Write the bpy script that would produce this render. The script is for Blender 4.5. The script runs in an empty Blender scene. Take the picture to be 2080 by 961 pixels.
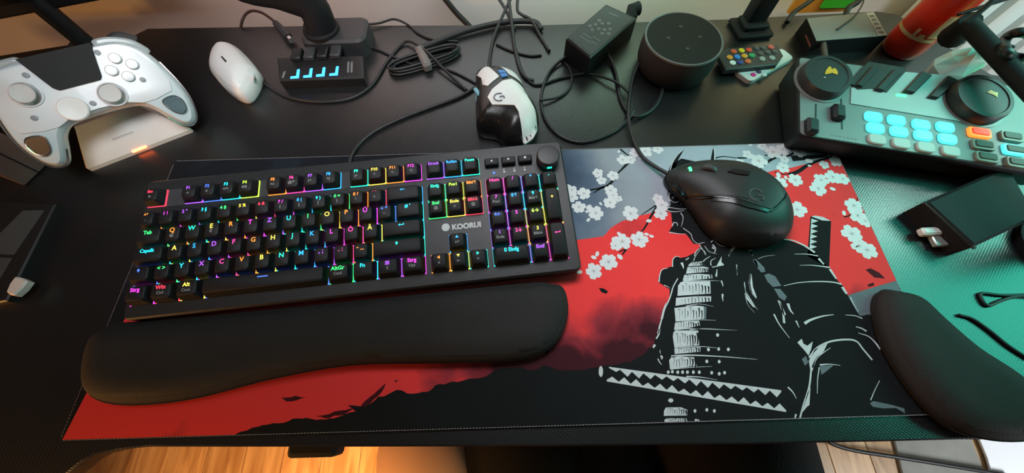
import bpy, bmesh, math, random
from mathutils import Matrix, Vector, Euler
random.seed(7)
PI = math.pi
scene = bpy.context.scene
COL = scene.collection

# ------------------------------------------------------------------ camera
CAM_LOC = Vector((0.40717, 0.01853, 0.37303))
CAM_ROT = Euler((0.42164, 0.01185, -0.0270), 'XYZ')
FPX = 760.715
cam_d = bpy.data.cameras.new('camera')
cam_d.sensor_width = 36.0
cam_d.lens = FPX / 2080.0 * 36.0
cam_d.clip_start = 0.01
cam = bpy.data.objects.new('camera', cam_d)
COL.objects.link(cam)
cam.location = CAM_LOC
cam.rotation_euler = CAM_ROT
scene.camera = cam

# ------------------------------------------------------------------ light
world = bpy.data.worlds.new('world')
scene.world = world
world.use_nodes = True
world.node_tree.nodes['Background'].inputs[0].default_value = (0.55, 0.52, 0.55, 1)
world.node_tree.nodes['Background'].inputs[1].default_value = 0.05

def area(name, loc, target, sx, sy, power, color, spread=PI):
    d = bpy.data.lights.new(name, 'AREA')
    d.shape = 'RECTANGLE'; d.size = sx; d.size_y = sy
    d.energy = power; d.color = color; d.spread = spread
    o = bpy.data.objects.new(name, d); COL.objects.link(o)
    o.location = loc
    o.rotation_euler = (Vector(target) - Vector(loc)).to_track_quat('-Z', 'Y').to_euler()
    return o

# the screen glow that falls on the mat from above the back of the desk
area('screen_glow', (0.50, 0.40, 0.50), (0.64, 0.10, 0.0), 0.40, 0.20, 0.98, (0.95, 0.96, 1.0), 1.45)
# teal coloured lamp right of the desk
area('teal_lamp', (1.46, 0.27, 0.42), (0.95, 0.26, 0.0), 0.55, 0.46, 1.05, (0.08, 1.0, 0.70), 1.5)
area('mixer_fill', (1.14, 0.34, 0.56), (0.92, 0.31, 0.03), 0.16, 0.12, 0.24, (0.05, 1.0, 0.78), 1.05)  # extra teal fill added overhead to tint the mixer
# fill added over the left half, for the controller and white mice
area('left_fill', (0.24, 0.22, 0.52), (0.13, 0.40, 0.0), 0.40, 0.14, 0.66, (0.96, 0.97, 1.0), 1.30)
# warm lamp standing low on the left, beside the sitter
area('warm_lamp', (-0.70, -0.50, 0.16), (0.10, -0.02, -0.20), 0.24, 0.24, 3.2, (1.0, 0.45, 0.12), 2.2)
area('warm_knee_fill', (0.16, -0.72, 0.50), (0.10, -0.22, -0.62), 0.20, 0.20, 5.0, (1.0, 0.50, 0.16), 1.05)  # added warm fill over the sitter's shoulder, for knee and floor
# light strips that wash the wall behind the desk
area('wall_wash_pink', (0.08, 0.50, 0.17), (0.08, 0.62, 0.15), 0.36, 0.03, 0.66, (1.0, 0.74, 0.70))
area('wall_wash_white', (0.40, 0.50, 0.17), (0.40, 0.62, 0.15), 0.30, 0.03, 0.72, (0.86, 0.97, 1.0))
area('wall_wash_green', (0.60, 0.50, 0.17), (0.60, 0.62, 0.15), 0.14, 0.03, 0.45, (0.42, 1.0, 0.70))
area('wall_wash_yellow', (0.84, 0.50, 0.17), (0.84, 0.62, 0.15), 0.34, 0.03, 0.65, (1.0, 0.88, 0.44))
area('radiator_fill', (1.22, 0.34, 0.32), (1.22, 0.60, -0.02), 0.30, 0.05, 1.7, (0.86, 1.0, 0.98))  # fill added to brighten the radiator, not one of the strips
# whitish light on the floor and radiator to the right
area('floor_light', (1.75, -0.45, -0.06), (1.42, -0.14, -0.74), 0.3, 0.3, 8.0, (0.92, 0.97, 1.0))

scene.view_settings.view_transform = 'Standard'
scene.view_settings.look = 'None'
scene.view_settings.exposure = 0.0
scene.view_settings.gamma = 1.0
scene.view_settings.use_curve_mapping = False

# ------------------------------------------------------------------ pixel rays
RM = CAM_ROT.to_matrix()
def ray(px, py):
    return RM @ Vector(((px - 1040.0) / FPX, -(py - 480.5) / FPX, -1.0))
def P(px, py, z=0.0):
    d = ray(px, py)
    return CAM_LOC + d * ((z - CAM_LOC.z) / d.z)
def PY(px, py, y):
    d = ray(px, py)
    return CAM_LOC + d * ((y - CAM_LOC.y) / d.y)
def PL(px, py, o, n):
    d = ray(px, py)
    return CAM_LOC + d * ((o - CAM_LOC).dot(n) / d.dot(n))
ZD = -0.003        # desk surface; the mat's top face is z = 0

# ------------------------------------------------------------------ materials
MATS = {}
def mat(name, col, rough=0.5, spec=0.5, metal=0.0, emit=None, estr=0.0, noise=0.0, nscale=60.0,
        bump=0.0, bscale=400.0, trans=0.0, coat=0.0, col2=None, alpha=1.0, ior=1.45):
    if name in MATS: return MATS[name]
    m = bpy.data.materials.new(name); m.use_nodes = True
    nt = m.node_tree; b = nt.nodes['Principled BSDF']
    b.inputs['Base Color'].default_value = (*col, 1)
    b.inputs['Roughness'].default_value = rough
    b.inputs['Specular IOR Level'].default_value = spec
    b.inputs['Metallic'].default_value = metal
    b.inputs['Transmission Weight'].default_value = trans
    b.inputs['Coat Weight'].default_value = coat
    b.inputs['Alpha'].default_value = alpha
    b.inputs['IOR'].default_value = ior
    if emit:
        b.inputs['Emission Color'].default_value = (*emit, 1)
        b.inputs['Emission Strength'].default_value = estr
    if noise or bump:
        tc = nt.nodes.new('ShaderNodeTexCoord')
    if noise:
        n = nt.nodes.new('ShaderNodeTexNoise'); n.inputs['Scale'].default_value = nscale
        n.inputs['Detail'].default_value = 6
        nt.links.new(tc.outputs['Object'], n.inputs['Vector'])
        r = nt.nodes.new('ShaderNodeMix'); r.data_type = 'RGBA'
        c2 = col2 if col2 else tuple(max(0, c * (1 - noise)) for c in col)
        r.inputs[6].default_value = (*col, 1); r.inputs[7].default_value = (*c2, 1)
        nt.links.new(n.outputs['Fac'], r.inputs[0])
        nt.links.new(r.outputs[2], b.inputs['Base Color'])
    if bump:
        n2 = nt.nodes.new('ShaderNodeTexNoise'); n2.inputs['Scale'].default_value = bscale
        nt.links.new(tc.outputs['Object'], n2.inputs['Vector'])
        bp = nt.nodes.new('ShaderNodeBump'); bp.inputs['Strength'].default_value = bump
        bp.inputs['Distance'].default_value = 0.001
        nt.links.new(n2.outputs['Fac'], bp.inputs['Height'])
        nt.links.new(bp.outputs['Normal'], b.inputs['Normal'])
    MATS[name] = m
    return m

def srgb(r, g, b):
    f = lambda c: ((c / 255.0 + 0.055) / 1.055) ** 2.4 if c > 10 else c / 255.0 / 12.92
    return (f(r), f(g), f(b))

def desk_material():
    m = mat('carbon_laminate', (0.010, 0.010, 0.0105), 0.30, 1.0)
    nt = m.node_tree; b = nt.nodes['Principled BSDF']
    tc = nt.nodes.new('ShaderNodeTexCoord')
    mp = nt.nodes.new('ShaderNodeMapping'); mp.inputs['Rotation'].default_value = (0, 0, 0.78)
    nt.links.new(tc.outputs['Object'], mp.inputs['Vector'])
    w = nt.nodes.new('ShaderNodeTexWave'); w.inputs['Scale'].default_value = 130; w.inputs['Distortion'].default_value = 0.4
    w2 = nt.nodes.new('ShaderNodeTexWave'); w2.inputs['Scale'].default_value = 130; w2.bands_direction = 'Y'
    nt.links.new(mp.outputs['Vector'], w.inputs['Vector']); nt.links.new(mp.outputs['Vector'], w2.inputs['Vector'])
    mu = nt.nodes.new('ShaderNodeMath'); mu.operation = 'MULTIPLY'
    nt.links.new(w.outputs['Fac'], mu.inputs[0]); nt.links.new(w2.outputs['Fac'], mu.inputs[1])
    n = nt.nodes.new('ShaderNodeTexNoise'); n.inputs['Scale'].default_value = 900
    nt.links.new(tc.outputs['Object'], n.inputs['Vector'])
    ad = nt.nodes.new('ShaderNodeMath'); ad.operation = 'ADD'
    nt.links.new(mu.outputs[0], ad.inputs[0]); nt.links.new(n.outputs['Fac'], ad.inputs[1])
    bp = nt.nodes.new('ShaderNodeBump'); bp.inputs['Strength'].default_value = 0.16; bp.inputs['Distance'].default_value = 0.0006
    nt.links.new(ad.outputs[0], bp.inputs['Height']); nt.links.new(bp.outputs['Normal'], b.inputs['Normal'])
    return m

M_BLACK = mat('black_plastic', (0.012, 0.012, 0.013), 0.45, 0.5, bump=0.1, bscale=1500)
M_BLACKM = mat('black_matte', (0.010, 0.010, 0.011), 0.7, 0.3, bump=0.1, bscale=1500)
M_CABLE = mat('cable_rubber', (0.026, 0.025, 0.026), 0.45, 0.5, noise=0.4, nscale=200)
M_DARKGREY = mat('dark_grey_plastic', (0.035, 0.035, 0.037), 0.5, 0.5, bump=0.12, bscale=1800)
M_WHITE = mat('white_plastic', (0.74, 0.72, 0.70), 0.35, 0.5, noise=0.06, nscale=40)
M_CHROME = mat('metal', (0.6, 0.6, 0.6), 0.25, 0.5, metal=1.0, noise=0.1)
M_WHITEPRINT = mat('white_print', (0.7, 0.7, 0.7), 0.6, 0.3, noise=0.1)

# ------------------------------------------------------------------ mesh helpers
MW = {}      # name -> world matrix of a root
def thing(name, label, cat, loc=(0, 0, 0), rot=(0, 0, 0), group=None):
    o = bpy.data.objects.new(name, None); COL.objects.link(o)
    o.empty_display_size = 0.02
    o.location = loc; o.rotation_euler = rot
    o['label'] = label; o['category'] = cat
    if group: o['group'] = group
    MW[o.name] = Matrix.Translation(Vector(loc)) @ Euler(rot, 'XYZ').to_matrix().to_4x4()
    return o
def tag(o, label, cat, group=None):
    o['label'] = label; o['category'] = cat
    if group: o['group'] = group
    return o
def struct(o):
    o['kind'] = 'structure'; return o

def smooth_ring(pts, n):
    """closed Catmull-Rom through 2-D or 3-D points -> list of n Vectors"""
    pts = [Vector(p) for p in pts]; m = len(pts); out = []
    for k in range(n):
        t = k * m / n; i = int(t); f = t - i
        p0, p1, p2, p3 = pts[(i - 1) % m], pts[i % m], pts[(i + 1) % m], pts[(i + 2) % m]
        out.append(0.5 * ((2 * p1) + (p2 - p0) * f + (2 * p0 - 5 * p1 + 4 * p2 - p3) * f * f + (3 * p1 - p0 - 3 * p2 + p3) * f ** 3))
    return out
def smooth_line(pts, per=8):
    pts = [Vector(p) for p in pts]
    if len(pts) < 3: return pts
    out = []
    for i in range(len(pts) - 1):
        p1, p2 = pts[i], pts[i + 1]
        p0 = pts[i - 1] if i else p1 * 2 - p2
        p3 = pts[i + 2] if i + 2 < len(pts) else p2 * 2 - p1
        for k in range(per):
            f = k / per
            out.append(0.5 * ((2 * p1) + (p2 - p0) * f + (2 * p0 - 5 * p1 + 4 * p2 - p3) * f * f + (3 * p1 - p0 - 3 * p2 + p3) * f ** 3))
    out.append(pts[-1])
    return out
def offset_poly(pts, d):
    """inset a counter-clockwise 2-D polygon by d"""
    n = len(pts); out = []
    for i in range(n):
        a, b, c = Vector(pts[i - 1][:2]), Vector(pts[i][:2]), Vector(pts[(i + 1) % n][:2])
        e1 = (b - a); e2 = (c - b)
        if e1.length < 1e-9: e1 = e2
        if e2.length < 1e-9: e2 = e1
        n1 = Vector((-e1.y, e1.x)).normalized(); n2 = Vector((-e2.y, e2.x)).normalized()
        nn = n1 + n2
        if nn.length < 1e-6: nn = n1
        nn.normalize()
        k = 1.0 / max(0.45, nn.dot(n1))
        out.append(b + nn * d * k)
    return out
def ccw(pts):
    a = sum(pts[i - 1][0] * pts[i][1] - pts[i][0] * pts[i - 1][1] for i in range(len(pts)))
    return list(pts) if a > 0 else list(reversed(list(pts)))
def rrect(w, h, r, seg=3, cx=0, cy=0):
    out = []
    for sx, sy, a0 in ((1, 1, 0), (-1, 1, PI / 2), (-1, -1, PI), (1, -1, 1.5 * PI)):
        for k in range(seg + 1):
            a = a0 + k * PI / 2 / seg
            out.append(Vector((cx + sx * (w / 2 - r) + r * math.cos(a), cy + sy * (h / 2 - r) + r * math.sin(a))))
    return out
def ngon(cx, cy, rx, ry=None, n=24, a0=0.0):
    ry = rx if ry is None else ry
    return [Vector((cx + rx * math.cos(a0 + 2 * PI * k / n), cy + ry * math.sin(a0 + 2 * PI * k / n))) for k in range(n)]

class MB:
    def __init__(s): s.v = []; s.f = []; s.mi = []
    def face(s, idx, m=0): s.f.append(tuple(idx)); s.mi.append(m)
    def rings(s, rings, cap0=True, cap1=True, m=0, closed=True):
        base = []
        for r in rings:
            base.append(len(s.v)); s.v += [Vector(p) for p in r]
        n = len(rings[0])
        for k in range(len(rings) - 1):
            for i in range(n if closed else n - 1):
                j = (i + 1) % n
                s.face((base[k] + i, base[k] + j, base[k + 1] + j, base[k + 1] + i), m)
        if cap0: s.face([base[0] + i for i in reversed(range(n))], m)
        if cap1: s.face([base[-1] + i for i in range(n)], m)
        return s
    def box(s, c, size, M=None, m=0):
        x, y, z = size[0] / 2, size[1] / 2, size[2] / 2
        r0 = [Vector(q) for q in ((-x, -y, -z), (x, -y, -z), (x, y, -z), (-x, y, -z))]
        r1 = [Vector((q.x, q.y, z)) for q in r0]
        tr = (lambda q: (M @ q if M else q) + Vector(c))
        return s.rings([[tr(q) for q in r0], [tr(q) for q in r1]], m=m)
    def bbox(s, c, size, b=0.001, M=None, m=0):
        """box with chamfered vertical and top edges"""
        x, y, z = size
        b = min(b, x * .45, y * .45, z * .45)
        r = rrect(x, y, b, 2); ri = rrect(x - 2 * b, y - 2 * b, b * 0.5, 2)
        tr = (lambda q, h: (M @ Vector((q.x, q.y, h)) if M else Vector((q.x, q.y, h))) + Vector(c))
        return s.rings([[tr(q, -z / 2) for q in ri], [tr(q, -z / 2 + b) for q in r], [tr(q, z / 2 - b) for q in r], [tr(q, z / 2) for q in ri]], m=m)
    def prism(s, poly, z0, z1, bev=0.0, m=0):
        poly = ccw(poly)
        R = [[(p[0], p[1], z0) for p in poly]]
        if bev > 0:
            R.append([(p[0], p[1], z1 - bev) for p in poly])
            q = offset_poly(poly, bev)
            R.append([(p[0], p[1], z1) for p in q])
        else: R.append([(p[0], p[1], z1) for p in poly])
        return s.rings(R, m=m)
    def dome(s, poly, prof, m=0, M=None, fn=None):
        """prof = [(inset, z), ...] from bottom to top"""
        poly = ccw(poly); R = []
        for d, z in prof:
            q = offset_poly(poly, d) if d else poly
            R.append([Vector((p[0], p[1], z)) for p in q])
        if fn: R = [[fn(p) for p in r] for r in R]
        if M: R = [[M @ p for p in r] for r in R]
        return s.rings(R, m=m)
    def tube(s, pts, r, seg=8, m=0, cap=True):
        pts = [Vector(p) for p in pts]; n = len(pts); R = []
        up = Vector((0, 0, 1)); prev = None
        for i in range(n):
            d = (pts[min(n - 1, i + 1)] - pts[max(0, i - 1)])
            if d.length < 1e-9: d = Vector((1, 0, 0))
            d.normalize()
            if prev is None:
                a = up.cross(d)
                if a.length < 1e-3: a = Vector((1, 0, 0)).cross(d)
            else: a = prev - d * prev.dot(d)
            a.normalize(); prev = a; b = d.cross(a)
            rr = r[i] if isinstance(r, (list, tuple)) else r
            R.append([pts[i] + (a * math.cos(2 * PI * k / seg) + b * math.sin(2 * PI * k / seg)) * rr for k in range(seg)])
        return s.rings(R, cap, cap, m)
    def lathe(s, prof, c=(0, 0, 0), seg=32, M=None, m=0):
        """prof = [(r, z)] bottom to top"""
        R = []
        for r, z in prof:
            ring = [Vector((r * math.cos(2 * PI * k / seg), r * math.sin(2 * PI * k / seg), z)) for k in range(seg)]
            R.append([(M @ q if M else q) + Vector(c) for q in ring])
        return s.rings(R, m=m)
    def flat(s, pts, z=0.0, m=0):
        pts = ccw(pts); b = len(s.v)
        s.v += [Vector((p[0], p[1], z)) for p in pts]
        s.face(range(b, b + len(pts)), m); return s
    def ribbon(s, pts, w0, w1=None, z=0.0, m=0, per=6, wm=None):
        """flat tapered stroke in the plane"""
        L = smooth_line([Vector((p[0], p[1], 0)) for p in pts], per); n = len(L)
        w1 = w0 if w1 is None else w1; b = len(s.v)
        for i, p in enumerate(L):
            d = L[min(n - 1, i + 1)] - L[max(0, i - 1)]
            if d.length < 1e-9: d = Vector((1, 0, 0))
            d.normalize(); nn = Vector((-d.y, d.x, 0)); f = i / (n - 1)
            w = w0 + (w1 - w0) * f
            if wm is not None:
                w = w0 * (1 - f) ** 2 + 2 * wm * f * (1 - f) * 1.0 + w1 * f * f
            s.v += [p + nn * w / 2 + Vector((0, 0, z)), p - nn * w / 2 + Vector((0, 0, z))]
        for i in range(n - 1):
            s.face((b + 2 * i, b + 2 * i + 1, b + 2 * i + 3, b + 2 * i + 2), m)
        return s
    def build(s, name, mats, parent=None, smooth=True, world=False, loc=None, angle=0.6, matrix=None):
        me = bpy.data.meshes.new(name)
        v = s.v
        if world and parent is not None:
            inv = MW[parent.name].inverted(); v = [inv @ q for q in v]
        if loc is not None: v = [q - Vector(loc) for q in v]
        me.from_pydata([tuple(q) for q in v], [], s.f)
        if not isinstance(mats, (list, tuple)): mats = [mats]
        for m_ in mats: me.materials.append(m_)
        for p, k in zip(me.polygons, s.mi): p.material_index = k
        me.update()
        bm = bmesh.new(); bm.from_mesh(me)
        bmesh.ops.recalc_face_normals(bm, faces=bm.faces)
        if smooth:
            for f in bm.faces: f.smooth = True
            for e in bm.edges:
                if len(e.link_faces) == 2 and e.calc_face_angle(0) > angle: e.smooth = False
        bm.to_mesh(me); bm.free()
        o = bpy.data.objects.new(name, me); COL.objects.link(o)
        if parent is not None: o.parent = parent
        if loc is not None: o.location = loc
        MW[o.name] = (MW[parent.name] if parent is not None else Matrix()) @ Matrix.Translation(Vector(loc) if loc is not None else Vector())
        return o

def patch(poly, hfun, off, step, skirt=0.0015):
    """a piece of skin: a 2-D outline laid on the surface z = hfun(x, y), raised by off"""
    poly = ccw(poly); bm = bmesh.new()
    vs = [bm.verts.new((p[0], p[1], 0)) for p in poly]
    bm.faces.new(vs)
    bmesh.ops.triangulate(bm, faces=bm.faces[:])
    xs = [p[0] for p in poly]; ys = [p[1] for p in poly]
    for ax, lo, hi in ((0, min(xs), max(xs)), (1, min(ys), max(ys))):
        k = int((hi - lo) / step) + 1
        for i in range(1, k):
            c = [0, 0, 0]; c[ax] = lo + (hi - lo) * i / k
            no = [0, 0, 0]; no[ax] = 1
            bmesh.ops.bisect_plane(bm, geom=bm.verts[:] + bm.edges[:] + bm.faces[:], plane_co=c, plane_no=no, dist=1e-6)
    for v in bm.verts: v.co.z = hfun(v.co.x, v.co.y) + off
    be = [e for e in bm.edges if len(e.link_faces) == 1]
    r = bmesh.ops.extrude_edge_only(bm, edges=be)
    for g in r['geom']:
        if isinstance(g, bmesh.types.BMVert): g.co.z -= off + skirt
    mb = MB()
    bm.verts.index_update()
    mb.v = [v.co.copy() for v in bm.verts]
    for f in bm.faces: mb.face([v.index for v in f.verts])
    bm.free()
    return mb

def ring_px(pts, z, n=64):
    return smooth_ring([Vector((P(x, y, z).x, P(x, y, z).y)) for x, y in pts], n)
def dist_in(ring, x, y):
    best = 9.0; n = len(ring); q = Vector((x, y))
    for i in range(n):
        a = Vector(ring[i][:2]); b = Vector(ring[(i + 1) % n][:2]); ab = b - a
        t = max(0, min(1, (q - a).dot(ab) / max(1e-12, ab.dot(ab))))
        best = min(best, (q - a - ab * t).length)
    return best
def lerp_prof(prof, d):
    for (d0, z0), (d1, z1) in zip(prof, prof[1:]):
        if d <= d1:
            f = 0 if d1 == d0 else (d - d0) / (d1 - d0)
            return z0 + (z1 - z0) * f
    return prof[-1][1]
def soft_top(ring, bottom, R, H, z0, step, kf=None):
    """cushion / mouse body: bottom = [(inset, z)] up to z0, then a quarter-round of radius R up to height H"""
    ring = ccw(ring); k = kf or (lambda x, y: 1.0)
    def hz(d):
        t = min(1.0, d / R)
        return z0 + (H - z0) * math.sqrt(max(0.0, 1 - (1 - t) ** 2))
    rs = []
    for d, z in bottom:
        rs.append([Vector((p[0], p[1], z)) for p in (offset_poly(ring, d) if d else ring)])
    last = ring
    for d in (0.0, 0.0003, 0.0010, 0.0022, 0.0040):
        last = offset_poly(ring, d) if d else ring
        rs.append([Vector((p[0], p[1], hz(d) * k(p[0], p[1]))) for p in last])
    a = MB().rings(rs, True, False)
    fl_ = [Vector(p[:2]) for p in ring]
    def hf(x, y): return hz(dist_in(fl_, x, y)) * k(x, y)
    b = patch(last, hf, 0.0, step, 0.0004)
    return join(a, b), hf

TEXT = {}
def text_mb(txt, size, bold=0.0, align='CENTER'):
    key = (txt, size, bold, align)
    if key not in TEXT:
        cu = bpy.data.curves.new('t', 'FONT'); cu.body = txt; cu.size = size
        cu.align_x = align; cu.align_y = 'CENTER'; cu.offset = bold; cu.resolution_u = 3
        ob = bpy.data.objects.new('t', cu)
        me = bpy.data.meshes.new_from_object(ob)
        TEXT[key] = ([v.co.copy() for v in me.vertices], [tuple(p.vertices) for p in me.polygons])
        bpy.data.objects.remove(ob); bpy.data.curves.remove(cu); bpy.data.meshes.remove(me)
    mb = MB(); mb.v = [q.copy() for q in TEXT[key][0]]
    for f in TEXT[key][1]: mb.face(f)
    return mb
def xf(mb, M):
    mb.v = [M @ q for q in mb.v]; return mb
def T(x, y, z=0.0): return Matrix.Translation((x, y, z))
def RZ(a): return Matrix.Rotation(a, 4, 'Z')
def join(*ms):
    o = MB()
    for m in ms:
        b = len(o.v); o.v += m.v
        for f, k in zip(m.f, m.mi): o.face([b + i for i in f], k)
    return o

# ================================================================== the setting
M_WALL = mat('wall_paint', (0.62, 0.60, 0.59), 0.85, 0.2, noise=0.05, nscale=8, bump=0.25, bscale=120)
mb = MB().box((0.4, 0.66, 0.25), (3.8, 0.12, 2.0))
struct(mb.build('wall_back', M_WALL))
mb = MB().box((-1.36, -0.35, 0.25), (0.12, 1.9, 2.0))
struct(mb.build('wall_left', M_WALL))

M_SUB = mat('floor_joint', (0.20, 0.10, 0.035), 0.8, 0.2, noise=0.2)
FZ = -0.74
mb = MB().box((0.4, -0.35, FZ - 0.03), (3.64, 1.9, 0.05))
floor = struct(mb.build('floor', M_SUB))
def wood_material():
    m = mat('oak_plank', (0.55, 0.27, 0.09), 0.38, 0.5)
    nt = m.node_tree; b = nt.nodes['Principled BSDF']
    tc = nt.nodes.new('ShaderNodeTexCoord'); oi = nt.nodes.new('ShaderNodeObjectInfo')
    mp = nt.nodes.new('ShaderNodeMapping'); mp.inputs['Scale'].default_value = (14, 1.6, 14)
    ad = nt.nodes.new('ShaderNodeVectorMath'); ad.operation = 'ADD'
    nt.links.new(tc.outputs['Object'], ad.inputs[0]); nt.links.new(oi.outputs['Location'], ad.inputs[1])
    nt.links.new(ad.outputs[0], mp.inputs['Vector'])
    n = nt.nodes.new('ShaderNodeTexNoise'); n.inputs['Scale'].default_value = 3; n.inputs['Detail'].default_value = 8; n.inputs['Distortion'].default_value = 1.2
    nt.links.new(mp.outputs['Vector'], n.inputs['Vector'])
    cr = nt.nodes.new('ShaderNodeValToRGB')
    cr.color_ramp.elements[0].position = 0.3; cr.color_ramp.elements[0].color = (0.33, 0.165, 0.062, 1)
    cr.color_ramp.elements[1].position = 0.72; cr.color_ramp.elements[1].color = (0.66, 0.43, 0.22, 1)
    nt.links.new(n.outputs['Fac'], cr.inputs['Fac'])
    hs = nt.nodes.new('ShaderNodeHueSaturation')
    ma = nt.nodes.new('ShaderNodeMapRange'); ma.inputs[3].default_value = 0.72; ma.inputs[4].default_value = 1.25
    nt.links.new(oi.outputs['Random'], ma.inputs[0]); nt.links.new(ma.outputs[0], hs.inputs['Value'])
    nt.links.new(cr.outputs['Color'], hs.inputs['Color']); nt.links.new(hs.outputs['Color'], b.inputs['Base Color'])
    return m
M_WOOD = wood_material()
pl = MB().bbox((0, 0, 0), (0.0990, 0.4990, 0.012), 0.0012)
plank0 = None
for i in range(32):
    for j in range(3):
        x = -1.15 + 0.1 * i; y = -0.98 + 0.5 * j + (0.25 if i % 2 else 0.0)
        if plank0 is None:
            o = plank0 = pl.build('plank', M_WOOD, floor)
        else:
            o = plank0.copy(); COL.objects.link(o); o.parent = floor
        o.location = (x, y, FZ)

# radiator on the wall, far right
M_RAD = mat('radiator_enamel', (0.72, 0.76, 0.75), 0.35, 0.5, noise=0.04)
rad = thing('radiator', 'white ribbed panel radiator on the wall at the far right', 'radiator', (1.46, 0.56, FZ))
MB().box((1.46, 0.575, -0.29), (0.8, 0.02, 0.74)).build('back_panel', M_RAD, rad, world=True)
for k in range(15):
    MB().bbox((1.085 + 0.054 * k, 0.557, -0.29), (0.040, 0.02, 0.74), 0.008).build('rib', M_RAD, rad, world=True)
MB().bbox((1.46, 0.566, 0.087), (0.8, 0.040, 0.012), 0.003).build('top_grille', M_RAD, rad, world=True)
for x in (1.2, 1.75):
    MB().box((x, 0.592, -0.35), (0.03, 0.014, 0.05)).build('bracket', M_RAD, rad, world=True)
    MB().box((x, 0.575, -0.70), (0.03, 0.03, 0.08)).build('foot', M_RAD, rad, world=True)

# ================================================================== desk
M_DESK = desk_material()
desk = thing('desk', 'black carbon-look gaming desk with curved front edge under everything', 'desk', (0.4, 0.25, FZ + 0.006))
back = [P(250, 82, ZD), P(300, 57, ZD), P(660, 51, ZD), P(1100, 50, ZD), P(1480, 38, ZD), P(1780, 22, ZD)]
notch = [P(0, 112, ZD), P(165, 86, ZD), P(236, 79, ZD), P(240, 100, ZD)]
outline = [(-0.42, 0.44), (-0.42, -0.08), (-0.20, -0.12), (-0.08, -0.10)]
outline += [tuple(P(x, y, ZD)[:2]) for x, y in ((60, 1040), (120, 975), (165, 938), (190, 925), (240, 914), (300, 908), (450, 908), (700, 908), (1090, 907), (1500, 903), (1800, 897), (1950, 893), (2060, 893))]
outline += [(0.95, -0.03), (1.12, -0.10), (1.19, -0.18), (1.19, 0.37), (1.055, 0.405), (0.985, 0.528)]
outline += [tuple(q[:2]) for q in reversed(back)]
outline += [tuple(q[:2]) for q in reversed(notch)]
MB().prism(outline, ZD - 0.018, ZD, 0.0015).build('desk_top', M_DESK, desk, world=True, angle=0.5)
for x in (-0.28, 1.02):
    lg = MB()
    lg.tube([(x, 0.24, ZD - 0.02), (x, 0.24, FZ + 0.03)], 0.03, 12)
    lg.build('leg', M_BLACKM, desk, world=True)
    MB().bbox((x, 0.27, FZ + 0.018), (0.06, 0.46, 0.024), 0.006).build('foot', M_BLACKM, desk, world=True)
    MB().bbox((x, 0.24, ZD - 0.028), (0.06, 0.40, 0.02), 0.004).build('bracket', M_BLACKM, desk, world=True)
# clamp that hangs under the front edge
q = P(640, 916, -0.03)
cl = thing('cable_clamp', 'small black plastic clamp hanging under the front desk edge', 'clamp', (q.x, q.y + 0.012, ZD - 0.075))
MB().bbox((q.x, q.y + 0.012, ZD - 0.030), (0.046, 0.034, 0.024), 0.004).build('body', M_BLACKM, cl, world=True)
MB().lathe([(0.004, -0.03), (0.009, -0.028), (0.009, 0.0), (0.004, 0.002)], (q.x - 0.004, q.y + 0.004, ZD - 0.044), 14).build('screw', M_BLACK, cl, world=True)
MB().bbox((q.x + 0.006, q.y + 0.006, ZD - 0.048), (0.020, 0.022, 0.014), 0.003).build('jaw', M_BLACKM, cl, world=True)

# ================================================================== printed desk mat
def sky_material():
    m = mat('print_sky', (0.1, 0.1, 0.12), 0.85, 0.15)
    nt = m.node_tree; b = nt.nodes['Principled BSDF']
    tc = nt.nodes.new('ShaderNodeTexCoord')
    n = nt.nodes.new('ShaderNodeTexNoise'); n.inputs['Scale'].default_value = 9; n.inputs['Detail'].default_value = 5
    nt.links.new(tc.outputs['Object'], n.inputs['Vector'])
    sp = nt.nodes.new('ShaderNodeSeparateXYZ'); nt.links.new(tc.outputs['Object'], sp.inputs[0])
    mr = nt.nodes.new('ShaderNodeMapRange'); mr.inputs[1].default_value = 0.40; mr.inputs[2].default_value = 0.61
    nt.links.new(sp.outputs[0], mr.inputs[0])
    ad = nt.nodes.new('ShaderNodeMath'); ad.operation = 'MULTIPLY_ADD'; ad.inputs[1].default_value = 0.5; 
    nt.links.new(n.outputs['Fac'], ad.inputs[0]); 
    m2 = nt.nodes.new('ShaderNodeMath'); m2.operation = 'MULTIPLY'; m2.inputs[1].default_value = 0.75
    nt.links.new(mr.outputs[0], m2.inputs[0]); nt.links.new(m2.outputs[0], ad.inputs[2])
    cr = nt.nodes.new('ShaderNodeValToRGB'); e = cr.color_ramp.elements
    e[0].position = 0.26; e[0].color = (0.008, 0.009, 0.012, 1)
    x = e.new(0.42); x.color = (0.035, 0.050, 0.085, 1)
    e[len(e) - 1].position = 0.95; e[len(e) - 1].color = (0.36, 0.40, 0.46, 1)
    x = e.new(0.55); x.color = (0.10, 0.13, 0.19, 1)
    x = e.new(0.75); x.color = (0.30, 0.31, 0.35, 1)
    nt.links.new(ad.outputs[0], cr.inputs['Fac']); nt.links.new(cr.outputs['Color'], b.inputs['Base Color'])
    return m
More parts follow.
